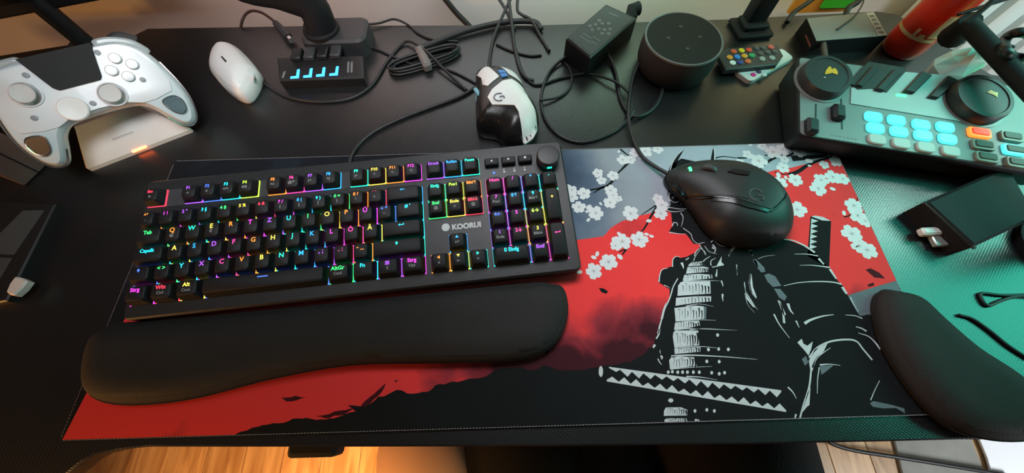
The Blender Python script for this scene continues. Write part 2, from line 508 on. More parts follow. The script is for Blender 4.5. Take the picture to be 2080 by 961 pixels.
def red_material():
    m = mat('print_red', (0.62, 0.03, 0.03), 0.85, 0.15)
    nt = m.node_tree; b = nt.nodes['Principled BSDF']
    tc = nt.nodes.new('ShaderNodeTexCoord')
    n = nt.nodes.new('ShaderNodeTexNoise'); n.inputs['Scale'].default_value = 16; n.inputs['Detail'].default_value = 7; n.inputs['Distortion'].default_value = 0.4
    nt.links.new(tc.outputs['Object'], n.inputs['Vector'])
    sp = nt.nodes.new('ShaderNodeSeparateXYZ'); nt.links.new(tc.outputs['Object'], sp.inputs[0])
    # printed smoke: darker maroon patch right of the wrist rest
    mx = nt.nodes.new('ShaderNodeMapRange'); mx.inputs[1].default_value = 0.125; mx.inputs[2].default_value = 0.055; mx.inputs[3].default_value = 0.0; mx.inputs[4].default_value = 0.62
    nt.links.new(sp.outputs[1], mx.inputs[0])
    mx2 = nt.nodes.new('ShaderNodeMapRange'); mx2.inputs[1].default_value = 0.30; mx2.inputs[2].default_value = 0.42
    nt.links.new(sp.outputs[0], mx2.inputs[0])
    mu = nt.nodes.new('ShaderNodeMath'); mu.operation = 'MULTIPLY'
    nt.links.new(mx.outputs[0], mu.inputs[0]); nt.links.new(mx2.outputs[0], mu.inputs[1])
    ad = nt.nodes.new('ShaderNodeMath'); ad.operation = 'ADD'
    nt.links.new(mu.outputs[0], ad.inputs[0]); nt.links.new(n.outputs['Fac'], ad.inputs[1])
    cr = nt.nodes.new('ShaderNodeValToRGB'); e = cr.color_ramp.elements
    e[0].position = 0.62; e[0].color = (0.86, 0.050, 0.050, 1)
    e[1].position = 1.05; e[1].color = (0.05, 0.010, 0.016, 1)
    x = e.new(0.82); x.color = (0.30, 0.030, 0.042, 1)
    nt.links.new(ad.outputs[0], cr.inputs['Fac']); nt.links.new(cr.outputs['Color'], b.inputs['Base Color'])
    return m
M_SKY = sky_material(); M_RED = red_material()
M_INK = mat('print_black', (0.011, 0.012, 0.013), 0.85, 0.15, noise=0.3, nscale=30)
M_LITE = mat('print_white', (0.62, 0.64, 0.66), 0.85, 0.15, noise=0.25, nscale=120)
M_MIDG = mat('print_grey_blue', (0.16, 0.20, 0.22), 0.85, 0.15, noise=0.4, nscale=90)
M_PETAL = mat('print_petal', (0.74, 0.71, 0.73), 0.85, 0.15, noise=0.08, nscale=150)
M_PETALC = mat('print_petal_heart', (0.45, 0.36, 0.38), 0.85, 0.15, noise=0.3, nscale=200)
M_SMOKE = mat('print_smoke', (0.10, 0.014, 0.022), 0.85, 0.15, noise=0.7, nscale=70)

padr = thing('desk_mat', 'large desk mat printed with a samurai, red sky and white cherry blossoms', 'desk mat', (0, 0, ZD))
MB().prism(rrect(0.8, 0.3, 0.004, 3, 0.4, 0.15), ZD, 0.0, 0.0006).build('mat_sheet', M_SKY, padr, world=True)
W = lambda x, y: P(x, y, 0.0)[:2]
def pxscale(x, y): return (P(x + 5, y) - P(x - 5, y)).length / 10.0
def clampm(p):
    return (min(0.7992, max(0.0008, p[0])), min(0.2992, max(0.0008, p[1])))
def poly_px(mb, pts, z, m=0):
    mb.flat([clampm(W(*p)) for p in pts], z, m)
def stroke(mb, pts, w0, w1=0.3, z=0.0, m=0, wm=None):
    s = pxscale(*pts[0])
    mb.ribbon([clampm(W(*p)) for p in pts], w0 * s, w1 * s, z, m, 5, None if wm is None else wm * s)
def rag(pts, amp, seed):
    """roughen an outline the way the brushed print is"""
    r = random.Random(seed); out = []
    for i in range(len(pts)):
        a, b = pts[i], pts[(i + 1) % len(pts)]
        out.append(a)
        k = int(math.hypot(b[0] - a[0], b[1] - a[1]) / 9)
        for j in range(1, k):
            f = j / k
            out.append((a[0] + (b[0] - a[0]) * f + r.uniform(-amp, amp), a[1] + (b[1] - a[1]) * f + r.uniform(-amp, amp)))
    return out

# red field (one print layer), in two pieces: left/centre and right of the samurai
red = MB()
redA = [(60, 940), (122, 905), (330, 500), (700, 480), (1170, 488), (1226, 480), (1242, 462), (1262, 450), (1292, 440), (1330, 431), (1372, 420), (1420, 420), (1480, 470), (1500, 860), (1000, 900)]
poly_px(red, redA, 0.0002)
redB = [(1500, 372), (1530, 362), (1546, 354), (1572, 346), (1606, 341), (1634, 334), (1668, 330), (1688, 316), (1704, 318), (1830, 570), (1818, 574), (1780, 582), (1748, 592), (1722, 600), (1600, 600), (1500, 520)]
poly_px(red, redB, 0.0002)
red.build('printed_red_field', M_RED, padr, world=True, smooth=False)
# black ground
ink = MB()
ground = [(455, 905), (470, 887), (495, 876), (532, 864), (566, 860), (604, 850), (650, 852), (690, 846), (722, 836), (706, 824), (742, 826), (768, 806), (790, 800), (806, 792), (836, 800), (868, 796), (892, 780), (938, 774), (975, 768), (1006, 752), (1050, 746), (1084, 752), (1104, 742), (1136, 752), (1180, 752), (1212, 746), (1242, 742), (1280, 736), (1312, 716), (1340, 690), (1420, 640), (1800, 640), (2000, 820), (2010, 870), (1200, 900)]
poly_px(ink, rag(ground, 2.2, 3), 0.0004)
body = [(1362, 336), (1384, 322), (1420, 330), (1480, 360), (1560, 480), (1600, 487), (1633, 500), (1655, 514), (1675, 535), (1685, 544), (1701, 570), (1712, 581), (1720, 597), (1740, 633), (1760, 660), (1790, 706), (1800, 760), (1850, 830), (1850, 870), (1320, 880), (1330, 730), (1326, 704), (1334, 680), (1340, 659), (1345, 635), (1352, 622), (1360, 605), (1360, 588), (1349, 581), (1337, 573), (1337, 564), (1343, 551), (1352, 545), (1366, 541), (1367, 526), (1375, 521), (1382, 524), (1394, 522), (1412, 513), (1420, 504), (1424, 497), (1408, 495), (1400, 484), (1394, 476), (1358, 472), (1366, 458), (1363, 432), (1352, 430), (1361, 418), (1356, 396), (1352, 376), (1354, 356)]
poly_px(ink, body, 0.0005)
# horns of the helmet
poly_px(ink, [(1354, 360), (1362, 336), (1375, 315), (1392, 301), (1386, 310), (1376, 328), (1370, 346), (1362, 372)], 0.0005)
poly_px(ink, [(1442, 332), (1449, 296), (1453, 310), (1455, 332)], 0.0005)
# sword grip behind the shoulder
poly_px(ink, [(1646, 440), (1668, 440), (1688, 449), (1684, 546), (1640, 520)], 0.0005)
# branches
for b_, w_ in (([(1277, 330), (1266, 341), (1254, 353)], 6), ([(1248, 364), (1234, 377), (1216, 383), (1198, 386)], 6), ([(1226, 379), (1206, 392)], 4), ([(1260, 303), (1272, 313), (1284, 319)], 4),
               ([(1334, 416), (1316, 428), (1302, 437)], 3), ([(1334, 420), (1322, 440), (1310, 462), (1298, 476)], 5), ([(1274, 503), (1264, 518)], 5), ([(1258, 512), (1274, 504)], 3),
               ([(1534, 352), (1552, 334), (1576, 320), (1602, 316), (1614, 308), (1622, 296)], 7), ([(1498, 321), (1528, 321)], 4), ([(1553, 315), (1572, 319), (1584, 318)], 3),
               ([(1602, 356), (1622, 348), (1640, 336), (1664, 326), (1694, 318)], 9), ([(1574, 350), (1592, 354), (1606, 352)], 3), ([(1584, 362), (1600, 366)], 3), ([(1608, 322), (1640, 320), (1680, 316)], 14), ([(1714, 441), (1728, 435), (1744, 402)], 3),
               ([(1450, 322), (1470, 318), (1500, 322)], 3)):
    stroke(ink, b_, w_, w_ * 0.5, 0.0006)
poly_px(ink, [(1216, 585), (1226, 586), (1235, 592), (1232, 597), (1222, 594)], 0.0006)
# smears of ink on the red field
sm = MB()
for pts in ([(572, 808), (600, 804), (622, 807), (604, 813), (582, 816)], [(722, 834), (752, 806), (784, 778), (776, 796), (754, 818), (742, 830)], [(800, 774), (810, 771), (804, 777)],
            [(640, 846), (690, 834), (720, 830), (700, 842), (660, 850)], [(1090, 716), (1102, 702), (1116, 706), (1106, 726), (1094, 730)], [(1112, 700), (1126, 706), (1120, 722), (1108, 718)], [(1128, 730), (1146, 726), (1140, 736)]):
    poly_px(sm, rag(pts, 2.0, len(pts)), 0.0003)
for pts in ([(1758, 548), (1768, 545), (1786, 554), (1798, 566), (1776, 564)], [(1762, 578), (1774, 574), (1776, 580), (1764, 583)]):
    poly_px(sm, pts, 0.0003)
sm.build('printed_smoke', M_SMOKE, padr, world=True, smooth=False)
ink.build('printed_samurai', M_INK, padr, world=True, smooth=False)

# white line work of the armour
lw = MB(); ik2 = MB(); mg = MB()
o1 = lambda x, y: (1300 + x / 5.3375, 500 + y / 5.3375)
o2 = lambda x, y: (1300 + x / 4.575, 660 + y / 4.575)
o3 = lambda x, y: (1480 + x / 4.575, 430 + y / 4.575)
o4 = lambda x, y: (1560 + x / 3.003, 540 + y / 3.003)
o8 = lambda x, y: (1180 + x / 2.669, 540 + y / 2.669)
oh = lambda x, y: (1300 + x / 4.003, 280 + y / 4.003)
ZW = 0.0008
plates = [(o1, [(530, 200), (560, 175), (690, 165), (700, 208), (520, 218)]), (o1, [(515, 228), (690, 222), (740, 235), (735, 280), (498, 300)]), (o1, [(480, 312), (640, 302), (780, 312), (785, 350), (462, 376)]),
          (o1, [(412, 430), (440, 392), (470, 384), (760, 380), (765, 515), (405, 540)]), (o1, [(390, 562), (600, 545), (770, 545), (768, 600), (600, 615), (385, 648)]), (o1, [(372, 672), (600, 645), (690, 655), (690, 790), (385, 812)]),
          (o1, [(380, 830), (520, 812), (640, 810), (650, 860), (560, 882), (370, 900)]), (o2, [(310, 70), (330, 52), (540, 52), (550, 190), (318, 206), (304, 110)]), (o2, [(318, 218), (560, 208), (560, 250), (322, 272)]),
          (o2, [(270, 330), (300, 290), (500, 302), (530, 382), (278, 410)]), (o2, [(222, 800), (240, 768), (380, 766), (440, 790), (436, 842), (220, 846)]), (o2, [(225, 885), (250, 868), (430, 870), (455, 912), (232, 916)])]
for fn, pts in plates: poly_px(lw, [fn(*p) for p in pts], ZW)
rr = random.Random(5)
for fn, pts in plates:                       # lacing drawn in ink over the plates
    xs = [p[0] for p in pts]; ys = [p[1] for p in pts]; x0, x1, y0, y1 = min(xs), max(xs), min(ys), max(ys)
    k = 9
    for i in range(k):
        f = (i + 0.5) / k
        x = x0 + (x1 - x0) * (0.12 + 0.86 * f); w = (0.8 + 2.6 * f * f) * rr.uniform(0.6, 1.5)
        a = y0 + (y1 - y0) * rr.uniform(0.12, 0.35); b = y1 - (y1 - y0) * rr.uniform(0.12, 0.45) * (1 - f * .6)
        stroke(ik2, [fn(x, a), fn(x + 4, (a + b) / 2), fn(x + rr.uniform(-6, 8), b)], w, w * 0.5, ZW + 0.0002)
        if rr.random() < 0.5: stroke(ik2, [fn(x - 14, a), fn(x, a - 4), fn(x + 12, a + 3)], 0.9, 0.5, ZW + 0.0002)
for fn, pts, w0, w1 in ((o1, [(470, 378), (640, 372), (860, 378)], 2, .4), (o1, [(500, 650), (640, 628), (800, 655)], 1.5, .3), (o1, [(540, 905), (700, 896), (1040, 912)], 2, .3), (o1, [(385, 815), (640, 800), (820, 806)], 1.2, .3),
        (o2, [(318, 44), (480, 36), (900, 50)], 2.4, .4), (o2, [(290, 292), (480, 282), (800, 298), (1090, 322)], 3.2, .4), (o2, [(320, 210), (560, 202), (740, 218)], 1.6, .4), (o2, [(430, 480), (560, 486), (720, 512)], 2.4, .4), (o2, [(278, 412), (480, 396), (670, 386)], 1.4, .4),
        # collar and throat
        (o1, [(650, 20), (700, 60), (715, 100)], 1.6, .6), (o1, [(580, 160), (600, 110), (650, 40)], 1.4, .6), (o1, [(680, 180), (700, 150), (760, 110)], 2, .8), (o1, [(700, 0), (750, 60), (830, 85)], 1.4, .5), (o1, [(960, 110), (985, 50), (1070, 0)], 2, .7), (o1, [(780, 15), (830, 45), (800, 25)], 3, 1),
        (o1, [(768, 210), (770, 160), (820, 130)], 1.8, .6), (o1, [(780, 230), (830, 220), (905, 208)], 1.6, .6), (o1, [(825, 330), (830, 290), (835, 250)], 3.4, .8), (o1, [(880, 375), (896, 420), (895, 440)], 2.6, .6), (o1, [(895, 520), (893, 560), (900, 600)], 3.6, .6), (o1, [(1048, 200), (1050, 260), (1052, 320)], 1.6, .3),
        # left rim of the small plates
        (o1, [(352, 225), (355, 150), (385, 115), (430, 115)], 2.0, .8), (o1, [(205, 390), (215, 310), (240, 255), (300, 240)], 2.2, .8), (o1, [(260, 425), (300, 440), (322, 460)], 1.6, .5), (o1, [(450, 180), (465, 215), (470, 245)], 5, 1), (o1, [(495, 150), (520, 135), (530, 125)], 2, 1),
        (o1, [(410, 350), (360, 440), (330, 540), (290, 640)], 1.6, 2.2), (o1, [(290, 620), (260, 690), (235, 790)], 3.4, 3.4), (o1, [(235, 790), (210, 880), (195, 950)], 2, 3.2), (o2, [(180, 40), (172, 90), (150, 130)], 3.2, 2), (o2, [(140, 185), (125, 205), (130, 215)], 4, 2), (o2, [(185, 235), (188, 270)], 1.4, .8), (o2, [(165, 315), (180, 345), (200, 370)], 2.2, 1), (o2, [(190, 290), (205, 300), (200, 320)], 4, 2),
        # helmet
        (oh, [(378, 85), (320, 125), (270, 190), (245, 260)], .6, 1.6), (oh, [(245, 260), (215, 330), (214, 400), (235, 470), (248, 545)], 1.2, .8), (oh, [(240, 520), (232, 470), (262, 440), (305, 440), (328, 470), (315, 515), (275, 525), (240, 500)], 1.6, 1.4), (oh, [(260, 495), (285, 470), (300, 480)], 1.6, .8),
        (oh, [(205, 585), (240, 568), (330, 580), (450, 572)], 2.2, .6), (oh, [(215, 592), (280, 602), (360, 592)], 2, .6), (oh, [(330, 540), (370, 510), (385, 498)], 1.6, .5), (oh, [(275, 390), (285, 410), (295, 440)], 4, 1.5), (oh, [(330, 610), (350, 650), (335, 725)], 1.8, .5), (oh, [(235, 768), (310, 780), (370, 782)], 1.8, .6),
        (oh, [(260, 720), (275, 690), (300, 695), (305, 715)], 1.8, 1), (oh, [(350, 735), (410, 780), (430, 830), (470, 860), (525, 850)], 1.6, .8), (oh, [(590, 68), (606, 110), (608, 180)], 1.2, 2.4), (oh, [(575, 850), (600, 835), (640, 870), (690, 885)], 2, .8), (oh, [(590, 870), (615, 905), (600, 940)], 3, .8), (oh, [(480, 870), (510, 910), (530, 950)], 1.8, .8), (oh, [(440, 960), (460, 920), (500, 890)], 1.6, .8), (oh, [(725, 950), (760, 890), (870, 848)], 2.2, .6), (oh, [(690, 868), (730, 856)], 3, 2), (oh, [(890, 915), (915, 955)], 4, 2),
        # back of the shoulder and sleeve plates
        (o3, [(485, 255), (600, 270), (700, 315), (800, 380)], 1.2, 4.0), (o3, [(270, 440), (340, 415), (430, 405)], .6, .4), (o3, [(610, 395), (720, 395), (830, 412)], .5, 2.2), (o3, [(835, 435), (860, 465), (885, 490)], 4.5, 2.5), (o3, [(660, 500), (760, 498), (860, 508), (940, 520)], .5, 2.6), (o3, [(940, 535), (970, 580), (1000, 625)], 4.4, 3), (o3, [(510, 690), (640, 662), (800, 650), (960, 655), (1050, 675)], .8, 2.8), (o3, [(1055, 700), (1080, 740), (1098, 765)], 5, 4),
        (o3, [(200, 360), (215, 390), (225, 410)], 5, 2), (o3, [(205, 580), (195, 660), (215, 750), (255, 805)], 2, 1.5), (o3, [(145, 655), (165, 760), (215, 850), (270, 910)], 1.2, .5), (o3, [(150, 760), (175, 860), (240, 940)], .8, .4), (o3, [(72, 500), (80, 590)], 1.6, .4), (o3, [(460, 825), (490, 890), (520, 960)], 2.4, 5),
        (o3, [(0, 410), (20, 370), (90, 310), (170, 280)], 2.0, 2.6),
        (o4, [(70, 215), (90, 280), (98, 350)], 2, 4), (o4, [(35, 295), (70, 360), (130, 440)], 3, .8), (o4, [(120, 230), (135, 270), (155, 295)], 5, 1.5), (o4, [(170, 335), (190, 378)], 3, 1), (o4, [(222, 352), (260, 330), (330, 308), (400, 298)], 5, 1), (o4, [(470, 300), (530, 305), (575, 322)], .8, 2), (o4, [(535, 372), (570, 382), (600, 400)], 1.5, 3), (o4, [(550, 410), (610, 430), (650, 465), (685, 510)], 1, 3.6), (o4, [(500, 190), (525, 240), (550, 282)], 2.5, 1),
        (o4, [(250, 560), (300, 500), (380, 462), (480, 450), (540, 462), (580, 510), (635, 575)], 3, 3), (o4, [(270, 620), (300, 560), (380, 500)], 3, .8), (o4, [(262, 640), (250, 740), (215, 850), (195, 930)], 3, 2.5), (o4, [(300, 780), (302, 690), (312, 620)], 1, 2), (o4, [(315, 605), (370, 600), (440, 608)], 2.4, .6), (o4, [(120, 740), (150, 770), (172, 810)], 3, 1), (o4, [(680, 700), (650, 760), (625, 820)], .8, 1.6), (o4, [(170, 905), (165, 935)], 3, 2)):
    stroke(lw, [fn(*p) for p in pts], w0 * 1.15, w1 * 1.15, ZW)
for fn, pts in ((o1, [(830, 215), (870, 140), (885, 110), (880, 170), (912, 205)]), (o3, [(195, 590), (212, 580), (225, 700), (262, 800), (240, 790), (200, 730), (186, 660)]), (o3, [(140, 660), (165, 750), (215, 830), (255, 895), (225, 885), (165, 810)]),
                (o4, [(178, 468), (205, 445), (215, 475), (240, 488), (272, 462), (262, 510), (246, 548), (225, 520)]), (o4, [(248, 580), (285, 510), (362, 474), (340, 520), (290, 570), (268, 648), (258, 640)]), (o4, [(238, 780), (258, 740), (252, 850), (236, 860), (205, 900)])):
    poly_px(lw, [fn(*p) for p in pts], ZW)
for fn, pts in ((o3, [(225, 450), (250, 440), (330, 520), (340, 560), (300, 565), (245, 490)]), (o3, [(330, 590), (370, 575), (430, 600), (470, 660), (490, 690), (410, 700), (360, 650)]), (o3, [(420, 715), (480, 720), (540, 790), (520, 830), (470, 800)]),
                (o4, [(315, 610), (400, 606), (360, 640), (325, 665)]), (o4, [(640, 825), (760, 850), (830, 870), (835, 900), (780, 868), (700, 870), (640, 860), (620, 840)]), (o4, [(205, 570), (230, 550), (245, 590), (225, 610)]),
                (o1, [(690, 655), (720, 660), (715, 790), (690, 790)]), (o1, [(1190, 60), (1210, 50), (1230, 90), (1225, 110)]), (o1, [(1222, 140), (1260, 160), (1281, 230), (1281, 260)])):
    poly_px(mg, [fn(*p) for p in pts], ZW)
for x, y in ((620, 340), (735, 342), (785, 445), (735, 455), (665, 445), (550, 440), (820, 228), (730, 225), (635, 230), (720, 95), (495, 440), (440, 440), (395, 440), (350, 440), (300, 435), (262, 440), (620, 790), (690, 800), (510, 800), (520, 890), (540, 895)):
    lw.flat([clampm(W(*o2(x + 14 * math.cos(a) , y + 17 * math.sin(a)))) for a in [k * PI / 4 for k in range(8)]], ZW)
lw.flat([clampm(W(*o2(285 + 25 * math.cos(a), 702 + 20 * math.sin(a)))) for a in [k * PI / 4 for k in range(8)]], ZW)
# the long sword grip: two rows of white teeth
for i in range(15):
    f0, f1 = i / 15, (i + 1) / 15; fm = f0 + (f1 - f0) * 0.62
    top = lambda f, d: o8(152 + (1085 - 152) * f, 548 + (675 - 548) * f + d)
    bot = lambda f, d: o8(140 + (1112 - 140) * f, 627 + (793 - 627) * f + d)
    t = 16 if i else 10
    poly_px(lw, [top(f0, 0), top(f1, 0), top(f1, t * .6), top(fm, t * 2.2 + 6 * math.sin(i)), top(f0, t * .6)], ZW)
    poly_px(lw, [bot(f0, 0), bot(f1, 0), bot(f1, -9), bot(f0 + (f1 - f0) * .45, -36 + 5 * math.cos(i * 2)), bot(f0, -9)], ZW)
lw.flat([clampm(W(*o8(108 + 12 * math.cos(a), 573 + 30 * math.sin(a)))) for a in [k * PI / 6 for k in range(12)]], ZW)
# short grip behind the shoulder
poly_px(lw, [(1648, 440), (1656, 438), (1672, 441), (1687, 449), (1670, 448)], ZW)
for i in range(6):
    y = 444 + i * 10.5
    poly_px(lw, [(1648 - i * .6, y), (1662 - i * .6, y + 5), (1647 - i * .6, y + 10.5)], ZW)
poly_px(mg, [(1722, 600), (1748, 592), (1780, 582), (1830, 570), (1850, 640), (1800, 680), (1762, 662), (1740, 634)], 0.0003)
lw.build('printed_highlights', M_LITE, padr, world=True, smooth=False)
ik2.build('printed_lacing', M_INK, padr, world=True, smooth=False)
mg.build('printed_grey_tones', M_MIDG, padr, world=True, smooth=False)

# cherry blossoms
fl = MB(); flc = MB(); rr = random.Random(11)
FLOW = [(1214, 352, 11), (1222, 367, 10), (1245, 357, 12), (1162, 386, 11), (1162, 400, 12), (1186, 393, 14), (1240, 387, 13), (1245, 397, 11), (1239, 412, 14), (1256, 404, 8), (1176, 421, 14), (1210, 433, 16), (1281, 434, 17), (1265, 325, 12), (1280, 325, 11), (1290, 311, 11), (1310, 308, 14), (1336, 303, 11), (1336, 404, 11), (1344, 417, 13), (1342, 434, 14),
        (1264, 491, 18), (1298, 487, 18), (1250, 499, 11), (1236, 532, 18), (1206, 551, 17), (1548, 297, 10), (1518, 314, 10), (1541, 327, 17), (1570, 309, 16), (1590, 304, 14), (1590, 341, 13), (1624, 309, 13), (1674, 335, 10), (1697, 328, 13), (1615, 366, 15), (1585, 371, 14), (1668, 366, 15), (1691, 360, 16), (1712, 364, 14), (1662, 383, 17), (1619, 426, 19), (1734, 418, 18), (1742, 438, 17), (1757, 449, 14), (1730, 475, 20), (1745, 500, 16), (1761, 508, 20), (1593, 324, 10), (1503, 331, 10)]
for x, y, r in FLOW:
    c = W(x, y); s = pxscale(x, y) * r * 1.08; a0 = rr.uniform(0, 1.2)
    for k in range(5):
        a = a0 + k * 2 * PI / 5 + rr.uniform(-.08, .08); pts = []
        L_ = s * rr.uniform(.92, 1.06); wd = s * 0.40
        for t, w_ in ((0.06, .1), (.3, .75), (.6, 1.0), (.82, .85), (.97, .42), (.90, 0.0), (.97, -.42), (.82, -.85), (.6, -1.0), (.3, -.75), (.06, -.1)):
            u_ = t * L_; v_ = w_ * wd
            pts.append(clampm((c[0] + u_ * math.cos(a) - v_ * math.sin(a), c[1] + u_ * math.sin(a) + v_ * math.cos(a))))
        fl.flat(pts, 0.0010 + 0.00004 * k)
        d0 = (c[0] + .05 * L_ * math.cos(a), c[1] + .05 * L_ * math.sin(a)); d1 = (c[0] + .34 * L_ * math.cos(a), c[1] + .34 * L_ * math.sin(a))
        flc.ribbon([clampm(d0), clampm(d1)], s * .07, s * .015, 0.0013, 0, 2)
    flc.flat([clampm(p) for p in ngon(c[0], c[1], s * .09, n=8)], 0.00135)
for x, y, r in ((1257, 308, 4), (1220, 414, 4), (1195, 447, 5), (1318, 449, 6), (1196, 421, 7), (1193, 430, 5), (1303, 321, 6), (1309, 327, 5), (1213, 516, 6), (1206, 523, 6), (1259, 522, 7), (1177, 553, 6), (1313, 476, 5), (1323, 480, 5), (1152, 378, 6), (1691, 384, 6), (1714, 433, 6), (1581, 356, 7), (1643, 327, 8), (1524, 294, 5), (1596, 361, 5), (1644, 337, 4), (1258, 476, 6), (1246, 487, 6)):
    c = W(x, y); s = pxscale(x, y) * r; a = rr.uniform(0, 3)
    fl.flat([clampm((c[0] + s * math.cos(t) * math.cos(a) - .65 * s * math.sin(t) * math.sin(a), c[1] + s * math.cos(t) * math.sin(a) + .65 * s * math.sin(t) * math.cos(a))) for t in [k * PI / 5 for k in range(10)]], 0.0011)
fl.build('printed_blossoms', M_PETAL, padr, world=True, smooth=False)
flc.build('printed_blossom_hearts', M_PETALC, padr, world=True, smooth=False)
# stitched border
st = MB(); n_ = 0
M_STITCH = mat('stitch_thread', (0.34, 0.30, 0.31), 0.8, 0.2, noise=0.3, nscale=300)
def dash(x, y, hor):
    st.box((x, y, -0.0008), (0.0019, 0.0011, 0.0016) if hor else (0.0011, 0.0019, 0.0016))
for k in range(285):
    dash(0.004 + k * 0.00278, 0.0006, True); dash(0.004 + k * 0.00278, 0.2994, True)
for k in range(105):
    dash(0.0006, 0.004 + k * 0.00278, False); dash(0.7994, 0.004 + k * 0.00278, False)
o = st.build('stitching', M_STITCH, padr, world=True, smooth=False); o['kind'] = 'stuff'

for o in padr.children:
    if o.name.startswith('printed'):
        o['kind'] = 'stuff'
        for v_ in o.data.vertices: v_.co.z = 0.003 + (v_.co.z - 0.003) * 0.25

# ================================================================== keyboard
U = 0.01905
KT, KYAW = 0.12707, 0.0844
KH = 0.0285                                  # height of the key tops above the keyboard's underside
kr = Euler((KT, 0, KYAW), 'XYZ')
kM = Matrix.Rotation(KYAW, 3, 'Z') @ Matrix.Rotation(KT, 3, 'X')
korg = Vector((0.04209, 0.16958, 0.03766)) + kM @ Vector((0, 0, -KH))
keq = kM.to_euler('XYZ')
kb = thing('keyboard', 'black full-size mechanical keyboard with rainbow backlit keys and volume knob', 'keyboard', korg, keq)
M_KCASE = mat('keyboard_case', (0.020, 0.020, 0.021), 0.42, 0.5, bump=0.1, bscale=1800)
M_KEY = mat('keycap', (0.009, 0.009, 0.010), 0.50, 0.30, bump=0.15, bscale=2500)
M_PLATE = mat('switch_plate', (0.06, 0.06, 0.065), 0.30, 0.5, noise=0.2)
HUE = {'red': (1, .05, .10), 'pink': (1, .06, .38), 'mag': (.95, .06, .85), 'vio': (.42, .10, 1), 'blu': (.08, .20, 1), 'sky': (.03, .42, 1), 'cya': (.02, .80, .95), 'tea': (.02, .90, .60), 'gre': (.05, 1, .22), 'lim': (.55, 1, .08), 'yel': (1, .80, .10), 'ora': (1, .30, .04), 'whi': (.85, .85, .85)}
M_LEG = {k: mat('legend_' + k, tuple(c * .2 for c in v), 0.5, 0.3, emit=v, estr=1.6, noise=0.1) for k, v in HUE.items()}
M_LED = {k: mat('led_' + k, tuple(c * .2 for c in v), 0.5, 0.3, emit=v, estr=1.7, noise=0.1) for k, v in HUE.items()}
M_ICON = mat('grey_icon', (0.38, 0.38, 0.38), 0.6, 0.3, noise=0.1)

X0, X1, Y0, Y1 = -0.0155, 0.4300, -0.0690, 0.0780
case = MB()
oc = rrect(X1 - X0, Y1 - Y0, 0.006, 4, (X0 + X1) / 2, (Y0 + Y1) / 2)
ic = rrect(X1 - X0 - 0.014, Y1 - Y0 - 0.018, 0.004, 4, (X0 + X1) / 2, (Y0 + Y1) / 2 + 0.0015)
ZC = KH - 0.0105                               # case deck
case.rings([[(p.x, p.y, z) for p in offset_poly(oc, d)] for d, z in ((0.003, 0.0), (0.0, 0.003), (0.0, ZC - 0.002), (0.0018, ZC))], m=0)
case.build('case', M_KCASE, kb)
# plate wells around the key blocks
rows_y = lambda r: -(r - 3) * U - 0.0040        # centre line of a row
FROW = -0.117
def deck(name, x0, x1, ya, yb):
    MB().prism(rrect((x1 - x0), (yb - ya), 0.002, 2, (x0 + x1) / 2, (ya + yb) / 2), ZC - 0.004, ZC + 0.0004).build(name, M_PLATE, kb)
h = U / 2
deck('switch_plate', -h, 14.5 * U, rows_y(5.25) - h, rows_y(1.25) + h)
deck('switch_plate', -h, 14.5 * U, rows_y(FROW) - h, rows_y(FROW) + h)
deck('switch_plate', 14.75 * U, 17.75 * U, rows_y(2.25) - h, rows_y(1.25) + h)
deck('switch_plate', 14.75 * U, 17.75 * U, rows_y(FROW) - h, rows_y(FROW) + h)
deck('switch_plate', 14.75 * U, 17.75 * U, rows_y(5.25) - h, rows_y(5.25) + h)
deck('switch_plate', 15.75 * U, 16.75 * U, rows_y(4.25) - h, rows_y(4.25) + h)
deck('switch_plate', 18.0 * U, 22.0 * U, rows_y(5.25) - h, rows_y(1.25) + h)
for x in (0.02, 0.395):
    MB().bbox((x, 0.060, -0.0075), (0.030, 0.012, 0.019), 0.003).build('flip_foot', M_KCASE, kb)
KEYM = {}
def keycap(w, hgt):
    if (w, hgt) in KEYM: return KEYM[(w, hgt)]
    a, b = w * U - 0.0010, hgt * U - 0.0010
    R = []
    for dx, sy, z, c in ((0, 0, ZC + 0.0022, .0012), (0.0026, 0.0007, KH - 0.0006, .0018), (0.0036, 0.0009, KH, .0016)):
        q = rrect(a - 2 * dx, b - 2 * dx * .85, c, 1, 0, sy)
        R.append([(p.x, p.y, z) for p in q])
    mb = MB().rings(R)
    o = mb.build('key', M_KEY, kb, angle=0.5)
    KEYM[(w, hgt)] = o.data
    return o
LEDM = None
